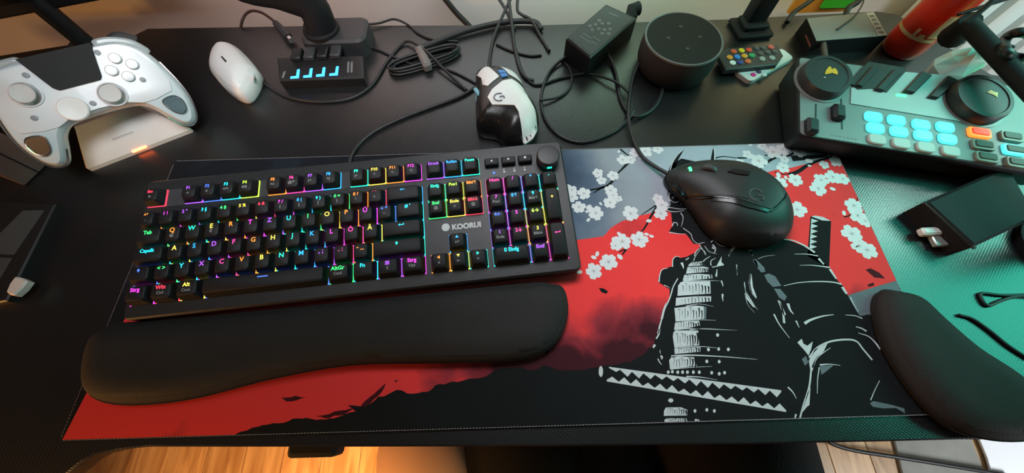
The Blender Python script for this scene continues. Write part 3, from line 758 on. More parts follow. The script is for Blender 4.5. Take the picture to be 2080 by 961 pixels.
def shape_mb(kind, s):
    m = MB()
    if kind == 'up': m.flat([(-s, -.1 * s), (0, s), (s, -.1 * s), (.4 * s, -.1 * s), (.4 * s, -s), (-.4 * s, -s), (-.4 * s, -.1 * s)])
    elif kind == 'left': m.flat([(-1.6 * s, 0), (-.5 * s, .7 * s), (-.5 * s, .22 * s), (1.4 * s, .22 * s), (1.4 * s, -.22 * s), (-.5 * s, -.22 * s), (-.5 * s, -.7 * s)])
    elif kind == 'enter': m.flat([(-1.7 * s, -.2 * s), (-.6 * s, .5 * s), (-.6 * s, 0.02 * s), (1.3 * s, .02 * s), (1.3 * s, .7 * s), (1.75 * s, .7 * s), (1.75 * s, -.42 * s), (-.6 * s, -.42 * s), (-.6 * s, -.9 * s)])
    elif kind == 'tri_up': m.flat([(-s, -.6 * s), (s, -.6 * s), (0, s)])
    elif kind == 'tri_dn': m.flat([(-s, .6 * s), (s, .6 * s), (0, -s)])
    elif kind == 'tri_lf': m.flat([(-s, 0), (.6 * s, s), (.6 * s, -s)])
    elif kind == 'tri_rt': m.flat([(s, 0), (-.6 * s, s), (-.6 * s, -s)])
    elif kind == 'bar': m.flat([(-3 * s, -.3 * s), (3 * s, -.3 * s), (3 * s, .3 * s), (-3 * s, .3 * s)])
    elif kind == 'win': 
        for k in (-1, 0, 1): m.flat([(-1.2 * s, k * .8 * s - .25 * s), (1.2 * s, k * .8 * s - .25 * s), (1.2 * s, k * .8 * s + .25 * s), (-1.2 * s, k * .8 * s + .25 * s)])
    return m
SH = {'<up>': 'up', '<left>': 'left', '<enter>': 'enter', '<tu>': 'tri_up', '<td>': 'tri_dn', '<tl>': 'tri_lf', '<tr>': 'tri_rt', '<bar>': 'bar', '<menu>': 'win'}
def key(x, row, legend, hue, w=1.0, hh=1.0, icon=None, size=0.0054, drow=0.0):
    cx = (x - 0.5 + w / 2) * U; cy = rows_y(row) - (hh - 1) / 2 * U
    global LEDM
    k = keycap(w, hh)
    if isinstance(k, bpy.types.Mesh):
        k = bpy.data.objects.new('key', k); COL.objects.link(k); k.parent = kb
    k.location = (cx, cy, 0)
    MW[k.name] = MW[kb.name] @ T(cx, cy)
    ly = 0.0040 if icon or hh == 1 else 0.0075
    if legend in SH: m = shape_mb(SH[legend], 0.0017)
    else: m = text_mb(legend, size, 0.00012)
    xf(m, T(0, ly, KH + 0.00012)).build('legend', M_LEG[hue], k, smooth=False)
    if icon:
        xf(text_mb(icon, 0.0040, 0.00006), T(0, ly - 0.0052, KH + 0.00012)).build('icon', M_ICON, k, smooth=False)
    # the lamp in the switch below the cap
    if LEDM is None: LEDM = {}
    fr = row < 0 or (x in (15.25, 16.25, 17.25) and row == 2.25)
    if (hue, w, hh, fr) not in LEDM:
        m2 = MB(); zt = ZC + 0.0008; A_ = w * U / 2 - 0.0003; B_ = hh * U / 2 - 0.0003
        m2.box((-A_ + .0006, 0, zt), (0.0012, 2 * B_, 0.0006)); m2.box((A_ - .0006, 0, zt), (0.0012, 2 * B_, 0.0006)); m2.box((0, B_ - .0006, zt), (2 * A_ - .0026, 0.0012, 0.0006))
        if fr: m2.box((0, -B_ + .0006, zt), (2 * A_ - .0026, 0.0012, 0.0006))
        LEDM[(hue, w, hh, fr)] = m2.build('backlight', M_LED[hue], k, smooth=False).data
    else:
        l = bpy.data.objects.new('backlight', LEDM[(hue, w, hh, fr)]); COL.objects.link(l); l.parent = k

key(0, FROW, 'Esc', 'red', icon='o', size=0.0042)
for x, t, c, ic_ in zip((2, 3, 4, 5, 6.5, 7.5, 8.5, 9.5, 11, 12, 13, 14), ['F%d' % i for i in range(1, 13)], ('vio', 'blu', 'cya', 'lim', 'ora', 'pink', 'vio', 'sky', 'tea', 'yel', 'ora', 'mag'), ('o', 'o', '=/=', '0/0', '=/-', '@/*', '|<', '>|', '|>', '<', '<-', '<)')):
    key(x, FROW, t, c, icon=ic_, size=0.0046)
for x, t, c in ((15.25, 'Druck', 'vio'), (16.25, 'Rollen', 'sky'), (17.25, 'Pause', 'tea')): key(x, FROW, t, c, size=0.0044)
for i, (t, c) in enumerate((('^\u00b0', 'ora'), ('1 !', 'mag'), ('2 "', 'vio'), ('3 \u00a7', 'cya'), ('4 $', 'gre'), ('5 %', 'yel'), ('6 &', 'red'), ('7 /', 'mag'), ('8 (', 'sky'), ('9 )', 'cya'), ('0 =', 'gre'), ('\u00df ?', 'ora'), ('\u00b4 `', 'red'))):
    key(i, 1.25, t, c, icon={7: '{', 8: '[', 9: ']', 10: '}', 11: '\\', 0: '-', 12: '='}.get(i), size=0.0048)
key(13, 1.25, '<left>', 'sky', 2.0)
key(0, 2.25, 'Tab', 'gre', 1.5)
for i, (t, c) in enumerate(zip('QWERTZUIOP\u00dc', ('ora', 'tea', 'yel', 'ora', 'mag', 'vio', 'cya', 'gre', 'yel', 'ora', 'mag'))): key(1.5 + i, 2.25, t, c, size=0.0066, icon={0: '@', 2: '\u20ac'}.get(i))
key(12.5, 2.25, '+ *', 'blu', icon='~'); key(13.5, 2.25, "# '", 'cya', 1.5)
key(0, 3.25, 'Capslk', 'cya', 1.75, size=0.0050)
for i, (t, c) in enumerate(zip('ASDFGHJKL\u00d6\u00c4', ('yel', 'sky', 'vio', 'pink', 'ora', 'yel', 'tea', 'sky', 'mag', 'pink', 'yel'))): key(1.75 + i, 3.25, t, c, size=0.0066)
key(12.75, 3.25, '<enter>', 'cya', 2.25)
key(0, 4.25, '<up>', 'blu', 1.25); key(1.25, 4.25, '< >', 'gre')
for i, (t, c) in enumerate(zip(('Y', 'X', 'C', 'V', 'B', 'N', 'M', ', ;', '. :', '- _'), ('cya', 'vio', 'pink', 'ora', 'yel', 'tea', 'sky', 'vio', 'pink', 'ora'))): key(2.25 + i, 4.25, t, c, size=0.0066)
key(12.25, 4.25, '<up>', 'tea', 2.75)
key(0, 5.25, 'Strg', 'mag', 1.25); key(1.25, 5.25, 'Win', 'red', 1.25, icon='Ctrl'); key(2.5, 5.25, 'Alt', 'yel', 1.25, icon='Cmd')
key(3.75, 5.25, '<bar>', 'blu', 6.25); key(10, 5.25, 'AltGr', 'gre', 1.25, icon='Cmd'); key(11.25, 5.25, 'Fn', 'cya', 1.25); key(12.5, 5.25, '<menu>', 'vio', 1.25, icon='S'); key(13.75, 5.25, 'Strg', 'mag', 1.25, icon='Opt')
for x, r, t, c, ic_ in ((15.25, 1.25, 'Einfg', 'tea', None), (16.25, 1.25, 'Pos1', 'lim', None), (17.25, 1.25, 'Bild\u2191', 'ora', None), (15.25, 2.25, 'Entf', 'gre', '@'), (16.25, 2.25, 'Ende', 'yel', 'o'), (17.25, 2.25, 'Bild\u2193', 'red', '@')):
    key(x, r, t, c, icon=ic_, size=0.0046)
key(16.25, 4.25, '<tu>', 'sky', icon='o+'); key(15.25, 5.25, '<tl>', 'ora', icon='o'); key(16.25, 5.25, '<td>', 'yel', icon='o-'); key(17.25, 5.25, '<tr>', 'tea', icon='o')
for x, r, t, c, ic_ in ((18.5, 1.25, 'Num', 'pink', None), (19.5, 1.25, '/', 'mag', None), (20.5, 1.25, '*', 'sky', None), (21.5, 1.25, '-', 'tea', None), (18.5, 2.25, '7', 'mag', 'Pos1'), (19.5, 2.25, '8\u2191', 'sky', None), (20.5, 2.25, '9', 'cya', 'Bild\u2191'), (18.5, 3.25, '4\u2190', 'blu', None), (19.5, 3.25, '5', 'mag', None), (20.5, 3.25, '6\u2192', 'lim', None),
                      (18.5, 4.25, '1', 'vio', 'Ende'), (19.5, 4.25, '2\u2193', 'pink', None), (20.5, 4.25, '3', 'yel', 'Bild\u2193'), (20.5, 5.25, 'Entf', 'vio', None)):
    key(x, r, t, c, icon=ic_, size=0.0052)
key(21.5, 2.25, '+', 'yel', 1, 2); key(21.5, 4.25, '<enter>', 'pink', 1, 2); key(18.5, 5.25, '0 Einfg', 'cya', 2)
# three small media keys, status lamps, knob and the maker's mark
for i, g in enumerate(('\u25b2', 'G', '\u25a0')):
    k = MB().bbox(((18.46 + .95 * i) * U, 3.02 * U, ZC + 0.003), (0.0150, 0.0085, 0.0062), 0.0012).build('media_key', M_KEY, kb)
    m = MB()
    s = 0.0012
    if i == 0: m.flat([(-s, -s), (s, -s), (s, s * .2), (.2 * s, s)])
    elif i == 1: m.flat(ngon(0, 0, s, n=10))
    else: m.flat([(-s, -s), (s, -s), (s, s), (-s, s)])
    xf(m, T((18.46 + .95 * i) * U, 3.02 * U + .0008, ZC + 0.00625)).build('icon', M_WHITEPRINT, k, smooth=False)
for i in range(4):
    MB().lathe([(0.0013, 0), (0.0013, 0.0006), (0.0008, 0.0008)], ((18.53 + .585 * i) * U, 2.44 * U, ZC), 10).build('status_lamp', M_LED['blu'] if i == 0 else M_WHITEPRINT, kb)
    if i: MB().box(((18.53 + .585 * i) * U, 2.44 * U + 0.0032, ZC + 0.0001), (0.0016, 0.0010, 0.0002)).build('status_icon', M_WHITEPRINT, kb)
kn = MB().lathe([(0.0122, 0), (0.0122, 0.0125), (0.0112, 0.0142), (0.0085, 0.0146), (0.0002, 0.0146)], (21.63 * U, 2.86 * U, ZC), 40).build('volume_knob', M_KCASE, kb)
MB().bbox((21.63 * U, 2.86 * U - 0.0122, ZC + 0.0080), (0.0050, 0.0008, 0.0032), 0.0003).build('knob_lamp', M_LED['tea'], kn)
xf(text_mb('KOORUI', 0.0078, 0.0004), T(16.75 * U, -0.55 * U, ZC + 0.0006)).build('maker_name', M_WHITEPRINT, kb, smooth=False)
lo = MB(); lo.flat(ngon(15.63 * U, -0.50 * U, 0.0042, n=24), ZC + 0.0006); lo.build('maker_emblem', M_WHITEPRINT, kb, smooth=False)

# ================================================================== wrist rests
M_REST = mat('rest_leatherette', (0.026, 0.024, 0.023), 0.72, 0.25, noise=0.35, nscale=35, bump=0.35, bscale=1100)
def wrist_rest(name, label, pts_px, hgt, n=72):
    ring = smooth_ring([Vector((P(x, y, z).x, P(x, y, z).y)) for x, y, z in pts_px], n)
    c = sum((Vector((p[0], p[1])) for p in ring), Vector((0, 0))) / n
    base = Vector((c.x, c.y, 0.0002))
    root = thing(name, label, 'wrist rest', base)
    soft_top(ring, [(0.002, 0.0002), (0.0, 0.002), (0.0, 0.006)], 0.022, hgt, 0.008, 0.006)[0].build('cushion', M_REST, root, world=True, angle=1.3)
    sp = ccw(ring); sp = [Vector((p[0], p[1], 0.0078)) for p in offset_poly(sp, -0.0003)]
    MB().tube(sp + [sp[0]], 0.0008, 6).build('seam', M_BLACKM, root, world=True)
    return root
wrist_rest('keyboard_wrist_rest', 'long black padded wrist rest in front of the keyboard', [(196, 795, 0), (190, 745, 0), (206, 692, 0), (236, 662, .004), (300, 652, .012), (500, 633, .012), (800, 602, .012), (1060, 575, .012), (1120, 576, .012), (1144, 590, .006), (1150, 640, 0), (1132, 690, 0), (1090, 722, 0), (1020, 734, 0), (880, 738, 0), (720, 742, 0), (560, 770, 0), (420, 806, 0), (320, 820, 0), (240, 818, 0)], 0.020)
wrist_rest('mouse_wrist_rest', 'bean-shaped black wrist rest at the right end of the printed mat', [(1764, 625, 0), (1790, 592, .008), (1836, 588, .016), (1885, 600, .018), (1935, 645, .018), (2000, 700, .018), (2080, 752, .018), (2130, 800, .018), (2140, 860, .010), (2090, 890, .004), (2000, 892, 0.002), (1915, 868, 0), (1855, 815, 0), (1805, 745, 0), (1776, 685, 0)], 0.022)

# ================================================================== mice
def px_poly(pts, z): return [Vector((P(x, y, z).x, P(x, y, z).y)) for x, y in pts]

# --- white and black gaming mouse at the back
G = [(967, 143), (988, 134), (1012, 134), (1046, 150), (1062, 172), (1071, 196), (1087, 217), (1095, 245), (1087, 272), (1066, 290), (1030, 292), (1008, 270), (972, 262), (966, 238), (966, 190)]
g_ring = ring_px(G, 0.014)
gc = sum((Vector(p[:2]) for p in g_ring), Vector((0, 0))) / len(g_ring)
gm = thing('gaming_mouse', 'white and black gaming mouse with pale blue side buttons behind the keyboard', 'mouse', (gc.x, gc.y, ZD))
g_fwd = Vector((-0.42, 0.907))
def g_k(x, y):
    u = (Vector((x, y)) - gc).dot(g_fwd)          # + towards the nose
    return 1.0 - 0.30 * max(0, (u + 0.01) / 0.065) ** 1.5 - 0.25 * max(0, (-u - 0.03) / 0.04) ** 2
M_GLOSS = mat('black_satin', (0.016, 0.014, 0.013), 0.28, 0.5, noise=0.3, nscale=80)
g_body, g_h = soft_top(g_ring, [(0.0015, ZD), (0.0, ZD + 0.003), (0.0, 0.009)], 0.026, 0.038, 0.011, 0.004, g_k)
g_body.build('shell', M_GLOSS, gm, world=True, angle=1.3)
M_GWHITE = mat('gaming_white', (0.80, 0.78, 0.76), 0.32, 0.5, noise=0.05)
zz = 0.030
palm = px_poly([(991, 205), (1000, 190), (1020, 172), (1040, 166), (1064, 174), (1072, 198), (1087, 220), (1093, 245), (1084, 270), (1066, 285), (1060, 262), (1053, 236), (1045, 224), (1024, 223), (1000, 222)], zz)
patch(palm, g_h, 0.0008, 0.004).build('palm_cover', M_GWHITE, gm, world=True, angle=1.0)
patch(px_poly([(967, 142), (989, 133), (1001, 150), (1015, 168), (1003, 178), (992, 187), (980, 177), (978, 160)], zz - .006), g_h, 0.0009, 0.004).build('left_button', M_GWHITE, gm, world=True, angle=1.0)
patch(px_poly([(1014, 134), (1030, 140), (1048, 150), (1062, 171), (1046, 167), (1034, 162), (1026, 150)], zz - .006), g_h, 0.0009, 0.004).build('right_button', M_GWHITE, gm, world=True, angle=1.0)
M_GBLUE = mat('pale_blue_plastic', (0.03, 0.20, 0.52), 0.35, 0.5, noise=0.1)
M_GLB = mat('icy_blue_plastic', (0.20, 0.46, 0.55), 0.35, 0.5, noise=0.1)
for a in ([(1011, 150), (1025, 148), (1028, 157), (1015, 158)], [(1015, 160), (1029, 158), (1032, 166), (1020, 169)]):
    patch(px_poly(a, zz - .004), g_h, 0.0014, 0.003).build('centre_button', M_GBLUE, gm, world=True, angle=1.0)
q = P(1010, 141, 0.024)
xf(MB().lathe([(0.0075, -0.0032), (0.0085, -0.0022), (0.0085, 0.0022), (0.0075, 0.0032)], (0, 0, 0), 20), T(q.x, q.y, 0.0185) @ RZ(0.43) @ Matrix.Rotation(PI / 2, 4, 'Y')).build('scroll_wheel', M_DARKGREY, gm, world=True)
for a, b, w in (((965, 181, .020), (996, 221, .024), 0.0036), ((969, 196, .016), (974, 214, .018), 0.0024)):
    pa, pb = P(*a), P(*b)
    MB().tube([pa, (pa + pb) / 2 + Vector((-.0005, 0, .0006)), pb], [w * .7, w, w * .8], 8).build('side_button', M_GLB, gm, world=True)
M_LOGO = mat('grey_print', (0.22, 0.20, 0.26), 0.5, 0.3, noise=0.1)
def g_logo(c, r, ang, hf, off, material, parent):
    w = r * 0.16
    def on(u, v):
        x = c[0] + r * (u * math.cos(ang) - v * math.sin(ang)); y = c[1] + r * (u * math.sin(ang) + v * math.cos(ang))
        return Vector((x, y, hf(x, y) + off))
    MB().tube([on(math.cos(t), math.sin(t)) for t in [0.75 + k * 0.27 for k in range(17)]], w, 6).build('emblem', material, parent, world=True)
    MB().tube([on(0.1, 0), on(.5, 0), on(0.95, 0), on(.95, -.35), on(.9, -.6)], w, 6).build('emblem', material, parent, world=True)
c_ = P(1014, 201, 0.036)
g_logo((c_.x, c_.y), 0.0060, 0.25, g_h, 0.0011, M_LOGO, gm)

# --- black mouse on the mat
B = [(1353, 356), (1364, 342), (1385, 333), (1415, 328), (1450, 329), (1490, 336), (1530, 352), (1566, 375), (1594, 405), (1610, 438), (1608, 468), (1590, 488), (1550, 497), (1505, 496), (1468, 485), (1442, 468), (1424, 445), (1404, 416), (1375, 388), (1358, 370)]
b_ring = ring_px(B, 0.012)
bc = sum((Vector(p[:2]) for p in b_ring), Vector((0, 0))) / len(b_ring)
bm_ = thing('computer_mouse', 'black wired mouse with a green light lying on the printed mat', 'mouse', (bc.x, bc.y, 0.0005))
b_fwd = (Vector((P(1358, 355, .01).x, P(1358, 355, .01).y)) - bc).normalized()
def b_k(x, y):
    u = (Vector((x, y)) - bc).dot(b_fwd)
    return 1.0 - 0.42 * max(0, (u + 0.005) / 0.065) ** 1.35 - 0.22 * max(0, (-u - 0.025) / 0.04) ** 2
M_BMOUSE = mat('mouse_black', (0.014, 0.014, 0.014), 0.48, 0.45, bump=0.05, bscale=2000)
b_body, b_h = soft_top(b_ring, [(0.0015, 0.0006), (0.0, 0.003), (0.0, 0.009)], 0.028, 0.0395, 0.011, 0.004, b_k)
b_body.build('shell', M_BMOUSE, bm_, world=True, angle=1.3)
zz = 0.028
patch(px_poly([(1370, 362), (1380, 345), (1410, 336), (1447, 335), (1485, 340), (1528, 355), (1562, 377), (1584, 400), (1578, 412), (1564, 427), (1549, 436), (1520, 428), (1480, 414), (1430, 398), (1394, 384)], zz), b_h, 0.0020, 0.004).build('top_cover', M_BMOUSE, bm_, world=True, angle=1.0)
patch(px_poly([(1382, 378), (1384, 362), (1420, 362), (1500, 372), (1508, 382), (1506, 418), (1470, 409), (1425, 395)], zz), b_h, 0.0026, 0.004).build('left_button', M_BMOUSE, bm_, world=True, angle=1.0)
q = P(1436, 352, 0.026); ang = math.atan2(b_fwd.y, b_fwd.x)
xf(MB().lathe([(0.0085, -0.0035), (0.0098, -0.0022), (0.0098, 0.0022), (0.0085, 0.0035)], (0, 0, 0), 24), T(q.x, q.y, b_h(q.x, q.y) - 0.0035) @ RZ(ang) @ Matrix.Rotation(PI / 2, 4, 'X')).build('scroll_wheel', M_DARKGREY, bm_, world=True)
patch(px_poly([(1470, 357), (1480, 353), (1512, 362), (1508, 368), (1490, 365)], 0.031), b_h, 0.0036, 0.003).build('speed_button', M_GLOSS, bm_, world=True)
patch(px_poly([(1440, 412), (1444, 404), (1490, 420), (1520, 430), (1546, 439), (1544, 444), (1500, 434)], 0.026), b_h, 0.0014, 0.003).build('side_button', M_GLOSS, bm_, world=True)
sm_pts = [Vector((p.x, p.y, b_h(p.x, p.y) + 0.0004)) for p in smooth_line([Vector((q_[0], q_[1], 0)) for q_ in px_poly([(1372, 372), (1394, 386), (1430, 400), (1480, 417), (1520, 431), (1549, 439), (1567, 429), (1581, 413), (1588, 399)], 0.028)], 5)]
MB().tube(sm_pts, 0.0011, 6).build('seam', mat('seam_gloss', (0.004, 0.004, 0.004), 0.2, 0.5, noise=0.1), bm_, world=True)
M_GLED = mat('green_lamp', (0.0, 0.3, 0.05), 0.4, 0.3, emit=(0.05, 1.0, 0.20), estr=4.0, noise=0.1)
patch(px_poly([(1396, 343), (1400, 343), (1401, 353), (1397, 353)], 0.023), b_h, 0.0030, 0.003).build('lamp', M_GLED, bm_, world=True)
c_ = P(1530, 402, 0.036)
g_logo((c_.x, c_.y), 0.0068, ang + PI + 0.2, b_h, 0.0020, mat('dim_print', (0.06, 0.075, 0.07), 0.5, 0.3, noise=0.1), bm_)

# --- small white mouse at the back left
S = [(428, 141), (434, 112), (453, 95), (478, 95), (503, 116), (521, 138), (524, 150), (516, 172), (502, 191), (484, 195), (460, 182), (439, 160)]
s_ring = ring_px(S, 0.012)
sc = sum((Vector(p[:2]) for p in s_ring), Vector((0, 0))) / len(s_ring)
sm_ = thing('small_mouse', 'small plain white mouse lying left of the blue-lit hub', 'mouse', (sc.x, sc.y, ZD))
s_body, s_h = soft_top(s_ring, [(0.0015, ZD), (0.0, ZD + 0.003), (0.0, 0.007)], 0.024, 0.030, 0.009, 0.004)
s_body.build('shell', M_WHITE, sm_, world=True, angle=1.3)
patch(px_poly([(450, 117), (453, 116), (462, 126), (459, 128)], 0.029), s_h, 0.0006, 0.004).build('scroll_slot', M_BLACK, sm_, world=True)
patch(px_poly([(496, 147), (500, 145), (520, 154), (518, 160), (508, 158)], 0.022), s_h, 0.0010, 0.004).build('cable_guard', M_WHITE, sm_, world=True)

# ================================================================== cables
def cable(label, pts, r=0.0021, m=None, group=None, name='cable', per=8):
    L = []
    for q in pts:
        L.append(q if isinstance(q, Vector) else P(q[0], q[1], (q[2] if len(q) > 2 else 0.0) + ZD + r))
    L = smooth_line(L, per)
    base = Vector((L[0].x, L[0].y, min(p.z for p in L) - r))
    o = MB().tube(L, r, 8).build(name, m or M_CABLE, None, loc=base, angle=2.0)
    return tag(o, label, 'cable', group)
cable('grey-black mouse cable looping beside the round speaker down to the black mouse', [(1228, 99, .012), (1240, 120, .003), (1251, 152), (1260, 198), (1274, 226), (1291, 237, .002), (1320, 226), (1341, 198), (1349, 152, .003), (1343, 117, .010), (1327, 107, .014), (1305, 120, .010), (1288, 152, .004), (1279, 198), (1277, 240, .005), (1286, 283, .003), (1305, 318, .004), (1330, 338, .006), (1358, 354, .010)], 0.0023)
cable('black cable making a large open loop right of the white gaming mouse', [(1168, 103, .006), (1132, 129, .002), (1111, 156), (1099, 198), (1107, 240), (1132, 272), (1168, 288), (1203, 286), (1245, 269), (1270, 250), (1290, 222, .004)], 0.0021)
cable('thin black cable crossing flat from the white mouse to the loop by the speaker', [(1048, 100), (1060, 141), (1076, 166), (1097, 172), (1139, 159), (1192, 150, .001), (1238, 161, .005), (1260, 173, .005), (1277, 188, .005)], 0.0017)
cable('thin black cable in a small hook under the power adapter', [(1140, 122), (1156, 138), (1162, 160), (1155, 182), (1132, 198, .001), (1098, 204, .004)], 0.0016)
cable('braided grey keyboard cable curving over the desk to the keyboard back', [(712, 340, .010), (712, 322, .004), (727, 296), (760, 268), (810, 243), (870, 220), (930, 198), (965, 178), (1000, 150)], 0.0022)
cable('grey cable hanging in a wide curve below the blue-lit hub', [(520, 152, .006), (540, 172), (585, 197), (650, 207), (712, 200), (756, 172), (785, 127), (812, 94), (832, 84, .004), (865, 104, .010), (905, 144, .004), (948, 184)], 0.0020)
cable('brown-black plug cable arching up in front of the wall', [(489, 56), (492, 42, .006), (499, 29, .010), (512, 22, .012), (530, 25, .012), (548, 36, .010), (562, 48, .009)], 0.0019, mat('brown_cable', (0.045, 0.018, 0.014), 0.45, 0.5, noise=0.2))
cable('thin dark cable running right from the monitor stand along the back edge', [(738, 50, .004), (770, 47, .003), (800, 39, .003), (828, 50), (850, 68), (880, 80), (930, 84)], 0.0016)
cable('thick black cable coming down the wall behind the desk', [Vector(PY(890, -20, 0.585)), Vector(PY(925, 24, 0.585)), Vector(PY(960, 62, 0.585)), Vector(PY(985, 110, 0.585))], 0.0045)
cable('thick black cable along the back desk edge above the coiled bundle', [(850, 100), (890, 84), (950, 62, .002), (1020, 46, .002), (1082, 44, .002), (1100, 60)], 0.0040)
cable('black cable dropping from above to the white gaming mouse nose', [(1042, -12, .02), (1022, 30, .010), (1004, 72, .002), (996, 110), (992, 140, .004)], 0.0022)
cable('black cable dropping straight down right of the white mouse', [(1032, -12, .02), (1040, 50, .008), (1046, 100), (1056, 138), (1068, 158), (1084, 164)], 0.0024)
cable('short black cable bent from the top down to the back desk edge', [(1008, -10, .02), (1026, 18, .012), (1036, 40, .006), (1046, 60)], 0.0022)
cable('black cable falling in a curve towards the power adapter', [(1052, -10, .02), (1051, 20, .012), (1060, 30, .010), (1080, 42, .006), (1100, 78), (1116, 104)], 0.0022)
cable('thin black cable lying under the hanging cables in the middle', [(1008, 90), (1040, 104), (1075, 113), (1100, 112)], 0.0015)
cable('thin dark cable lying left behind the keyboard cable', [(880, 130), (930, 150), (968, 170), (990, 180)], 0.0015)
cable('thin cable running flat behind the hub to the coiled bundle', [(738, 92), (765, 100), (800, 116), (850, 136, .002)], 0.0016)
cable('thin black cable hooked at the right desk edge beside the bean-shaped rest', [(2110, 598), (2040, 600), (1996, 596), (1992, 604), (2006, 621), (2030, 612), (2060, 603), (2110, 600, .003)], 0.0016)
cable('thin black cable running to the lower right over the green-lit desk', [(1948, 640), (1975, 648), (2010, 672), (2050, 704), (2110, 742)], 0.0016)
# coiled bundle
cb = thing('cable_bundle', 'coiled bundle of black cable held by a grey strap', 'cable bundle', tuple(P(862, 122, ZD)))
ctr = P(862, 122, 0.0); rx = (P(932, 97, 0) - P(792, 140, 0)) ; L2 = rx.length / 2; dx = rx.normalized(); dy = Vector((-dx.y, dx.x, 0))
for k in range(7):
    w = 0.019 - 0.0022 * (k % 4); l = L2 * (1 - 0.05 * (k % 3)) ; zc = ZD + 0.0022 + 0.0035 * (k // 3)
    pts = []
    for i in range(28):
        a = 2 * PI * i / 28
        pts.append(ctr + dx * (l * math.cos(a) + 0.002 * (k % 2)) + dy * (w * math.sin(a) * (0.72 + .28 * math.cos(a) ** 2) + 0.0012 * (k % 3 - 1)) + Vector((0, 0, zc)))
    MB().tube(pts + [pts[0]], 0.0018, 6).build('cable_turn', M_CABLE, cb, world=True, angle=2.0)
Mx = Matrix.Rotation(math.atan2(dx.y, dx.x), 3, 'Z')
MB().bbox(ctr + Vector((0.0, -0.001, ZD + 0.0065)), (0.012, 0.042, 0.014), 0.003, Mx).build('strap', mat('strap_fabric', (0.20, 0.17, 0.16), 0.7, 0.3, noise=0.2), cb, world=True)

# ================================================================== things along the back of the desk
# power adapter
z = 0.030
ad = thing('power_adapter', 'black power adapter brick with a printed label, leaning between the cables', 'power adapter', tuple(P(1222, 70, ZD)))
A = [P(1150, 77, z), P(1199, 117, z), P(1294, 36, z), P(1231, 7, z)]
MB().prism([(p.x, p.y) for p in A], ZD, z, 0.002).build('body', M_BLACK, ad, world=True)
def bil(u, v): return A[0].lerp(A[1], u).lerp(A[3].lerp(A[2], u), v)
M_LABEL = mat('label_print_grey', (0.050, 0.050, 0.051), 0.5, 0.4, noise=0.15)
lb = MB(); lb.flat([bil(u, v)[:2] for u, v in ((.06, .05), (.94, .05), (.94, .95), (.06, .95))], z + 0.0002); lb.build('label', M_LABEL, ad, world=True, smooth=False)
mk = MB(); r_ = random.Random(4)
for u, v in ((.28, .62), (.42, .60), (.55, .66), (.30, .52), (.48, .48), (.62, .52), (.72, .58), (.22, .44), (.36, .40), (.66, .44), (.80, .50)):
    c = bil(u, v); mk.flat(ngon(c.x, c.y, 0.0028, n=6 + 2 * (int(u * 100) % 3), a0=u * 9), z + 0.0004)
    mk.flat(ngon(c.x, c.y, 0.0001, n=3), z + 0.0004)
for u, v, l in ((.25, .25, .30), (.25, .18, .42), (.55, .30, .25), (.30, .85, .28), (.62, .22, .2)):
    a, b = bil(u, v), bil(u + l, v + .01)
    mk.ribbon([a[:2], b[:2]], 0.0016, 0.0016, z + 0.0004)
o = mk.build('label_marks', mat('label_marks', (0.24, 0.24, 0.24), 0.6, 0.3, noise=0.5, nscale=900), ad, world=True, smooth=False); o['kind'] = 'stuff'
e0 = bil(.75, 1.0); 
MB().tube([e0 + Vector((-.002, -.004, -.008)), e0 + Vector((0.006, 0.006, -0.006)), P(1284, 20, .028), P(1297, 17, .028)], [0.006, 0.0085, 0.0085, 0.0090], 14).build('plug', M_BLACKM, ad, world=True)

# round smart speaker
ec = P(1390, 75, 0.043)
es = thing('smart_speaker', 'round black fabric smart speaker with a flat top', 'speaker', (ec.x, ec.y, ZD))
M_FAB = mat('speaker_fabric', (0.055, 0.050, 0.050), 0.9, 0.2, noise=0.55, nscale=700, bump=0.5, bscale=1500)
MB().lathe([(0.040, 0), (0.0455, 0.004), (0.0488, 0.014), (0.0495, 0.026), (0.0488, 0.038), (0.0480, 0.0425), (0.0480, 0.0440)], (ec.x, ec.y, ZD), 56).build('body', M_FAB, es, world=True)
MB().lathe([(0.0484, 0.0425), (0.0488, 0.0440), (0.0484, 0.0452), (0.0468, 0.0456), (0.0462, 0.0448)], (ec.x, ec.y, ZD), 56).build('light_ring', mat('ring_grey', (0.16, 0.17, 0.17), 0.35, 0.5, noise=0.1), es, world=True)
MB().lathe([(0.0462, 0.0440), (0.0460, 0.0450), (0.0001, 0.0450)], (ec.x, ec.y, ZD), 56).build('top', M_BLACKM, es, world=True)
for a, mm in ((0, 0), (PI / 2, 1), (PI, 2), (1.5 * PI, 3)):
    MB().lathe([(0.0026, 0.0450), (0.0024, 0.0455), (0.0001, 0.0455)], (ec.x + 0.020 * math.cos(a), ec.y + 0.020 * math.sin(a), ZD), 12).build('button', M_DARKGREY if mm != 0 else M_LABEL, es, world=True)

# second monitor stand foot (thin post, right)
q = P(1524, 58, 0.0)
pr = thing('monitor_post', 'black square monitor post on a small foot behind the remote controls', 'monitor stand', (q.x, q.y, ZD))
MB().bbox((q.x, q.y, ZD + 0.004), (0.050, 0.042, 0.008), 0.002, Matrix.Rotation(0.1, 3, 'Z')).build('foot', M_BLACKM, pr, world=True)
MB().bbox((q.x - 0.001, q.y + 0.004, ZD + 0.16), (0.028, 0.020, 0.31), 0.003, Matrix.Rotation(0.1, 3, 'Z')).build('post', M_BLACKM, pr, world=True)
MB().bbox((0.89, 0.462, 0.32), (0.56, 0.024, 0.36), 0.004).build('reflection_blocker', M_BLACKM, pr, world=True)  # added above the view to keep the bright wall out of desk reflections
MB().bbox((q.x, q.y + 0.001, ZD + 0.012), (0.036, 0.028, 0.010), 0.003, Matrix.Rotation(0.1, 3, 'Z')).build('collar', M_BLACKM, pr, world=True)

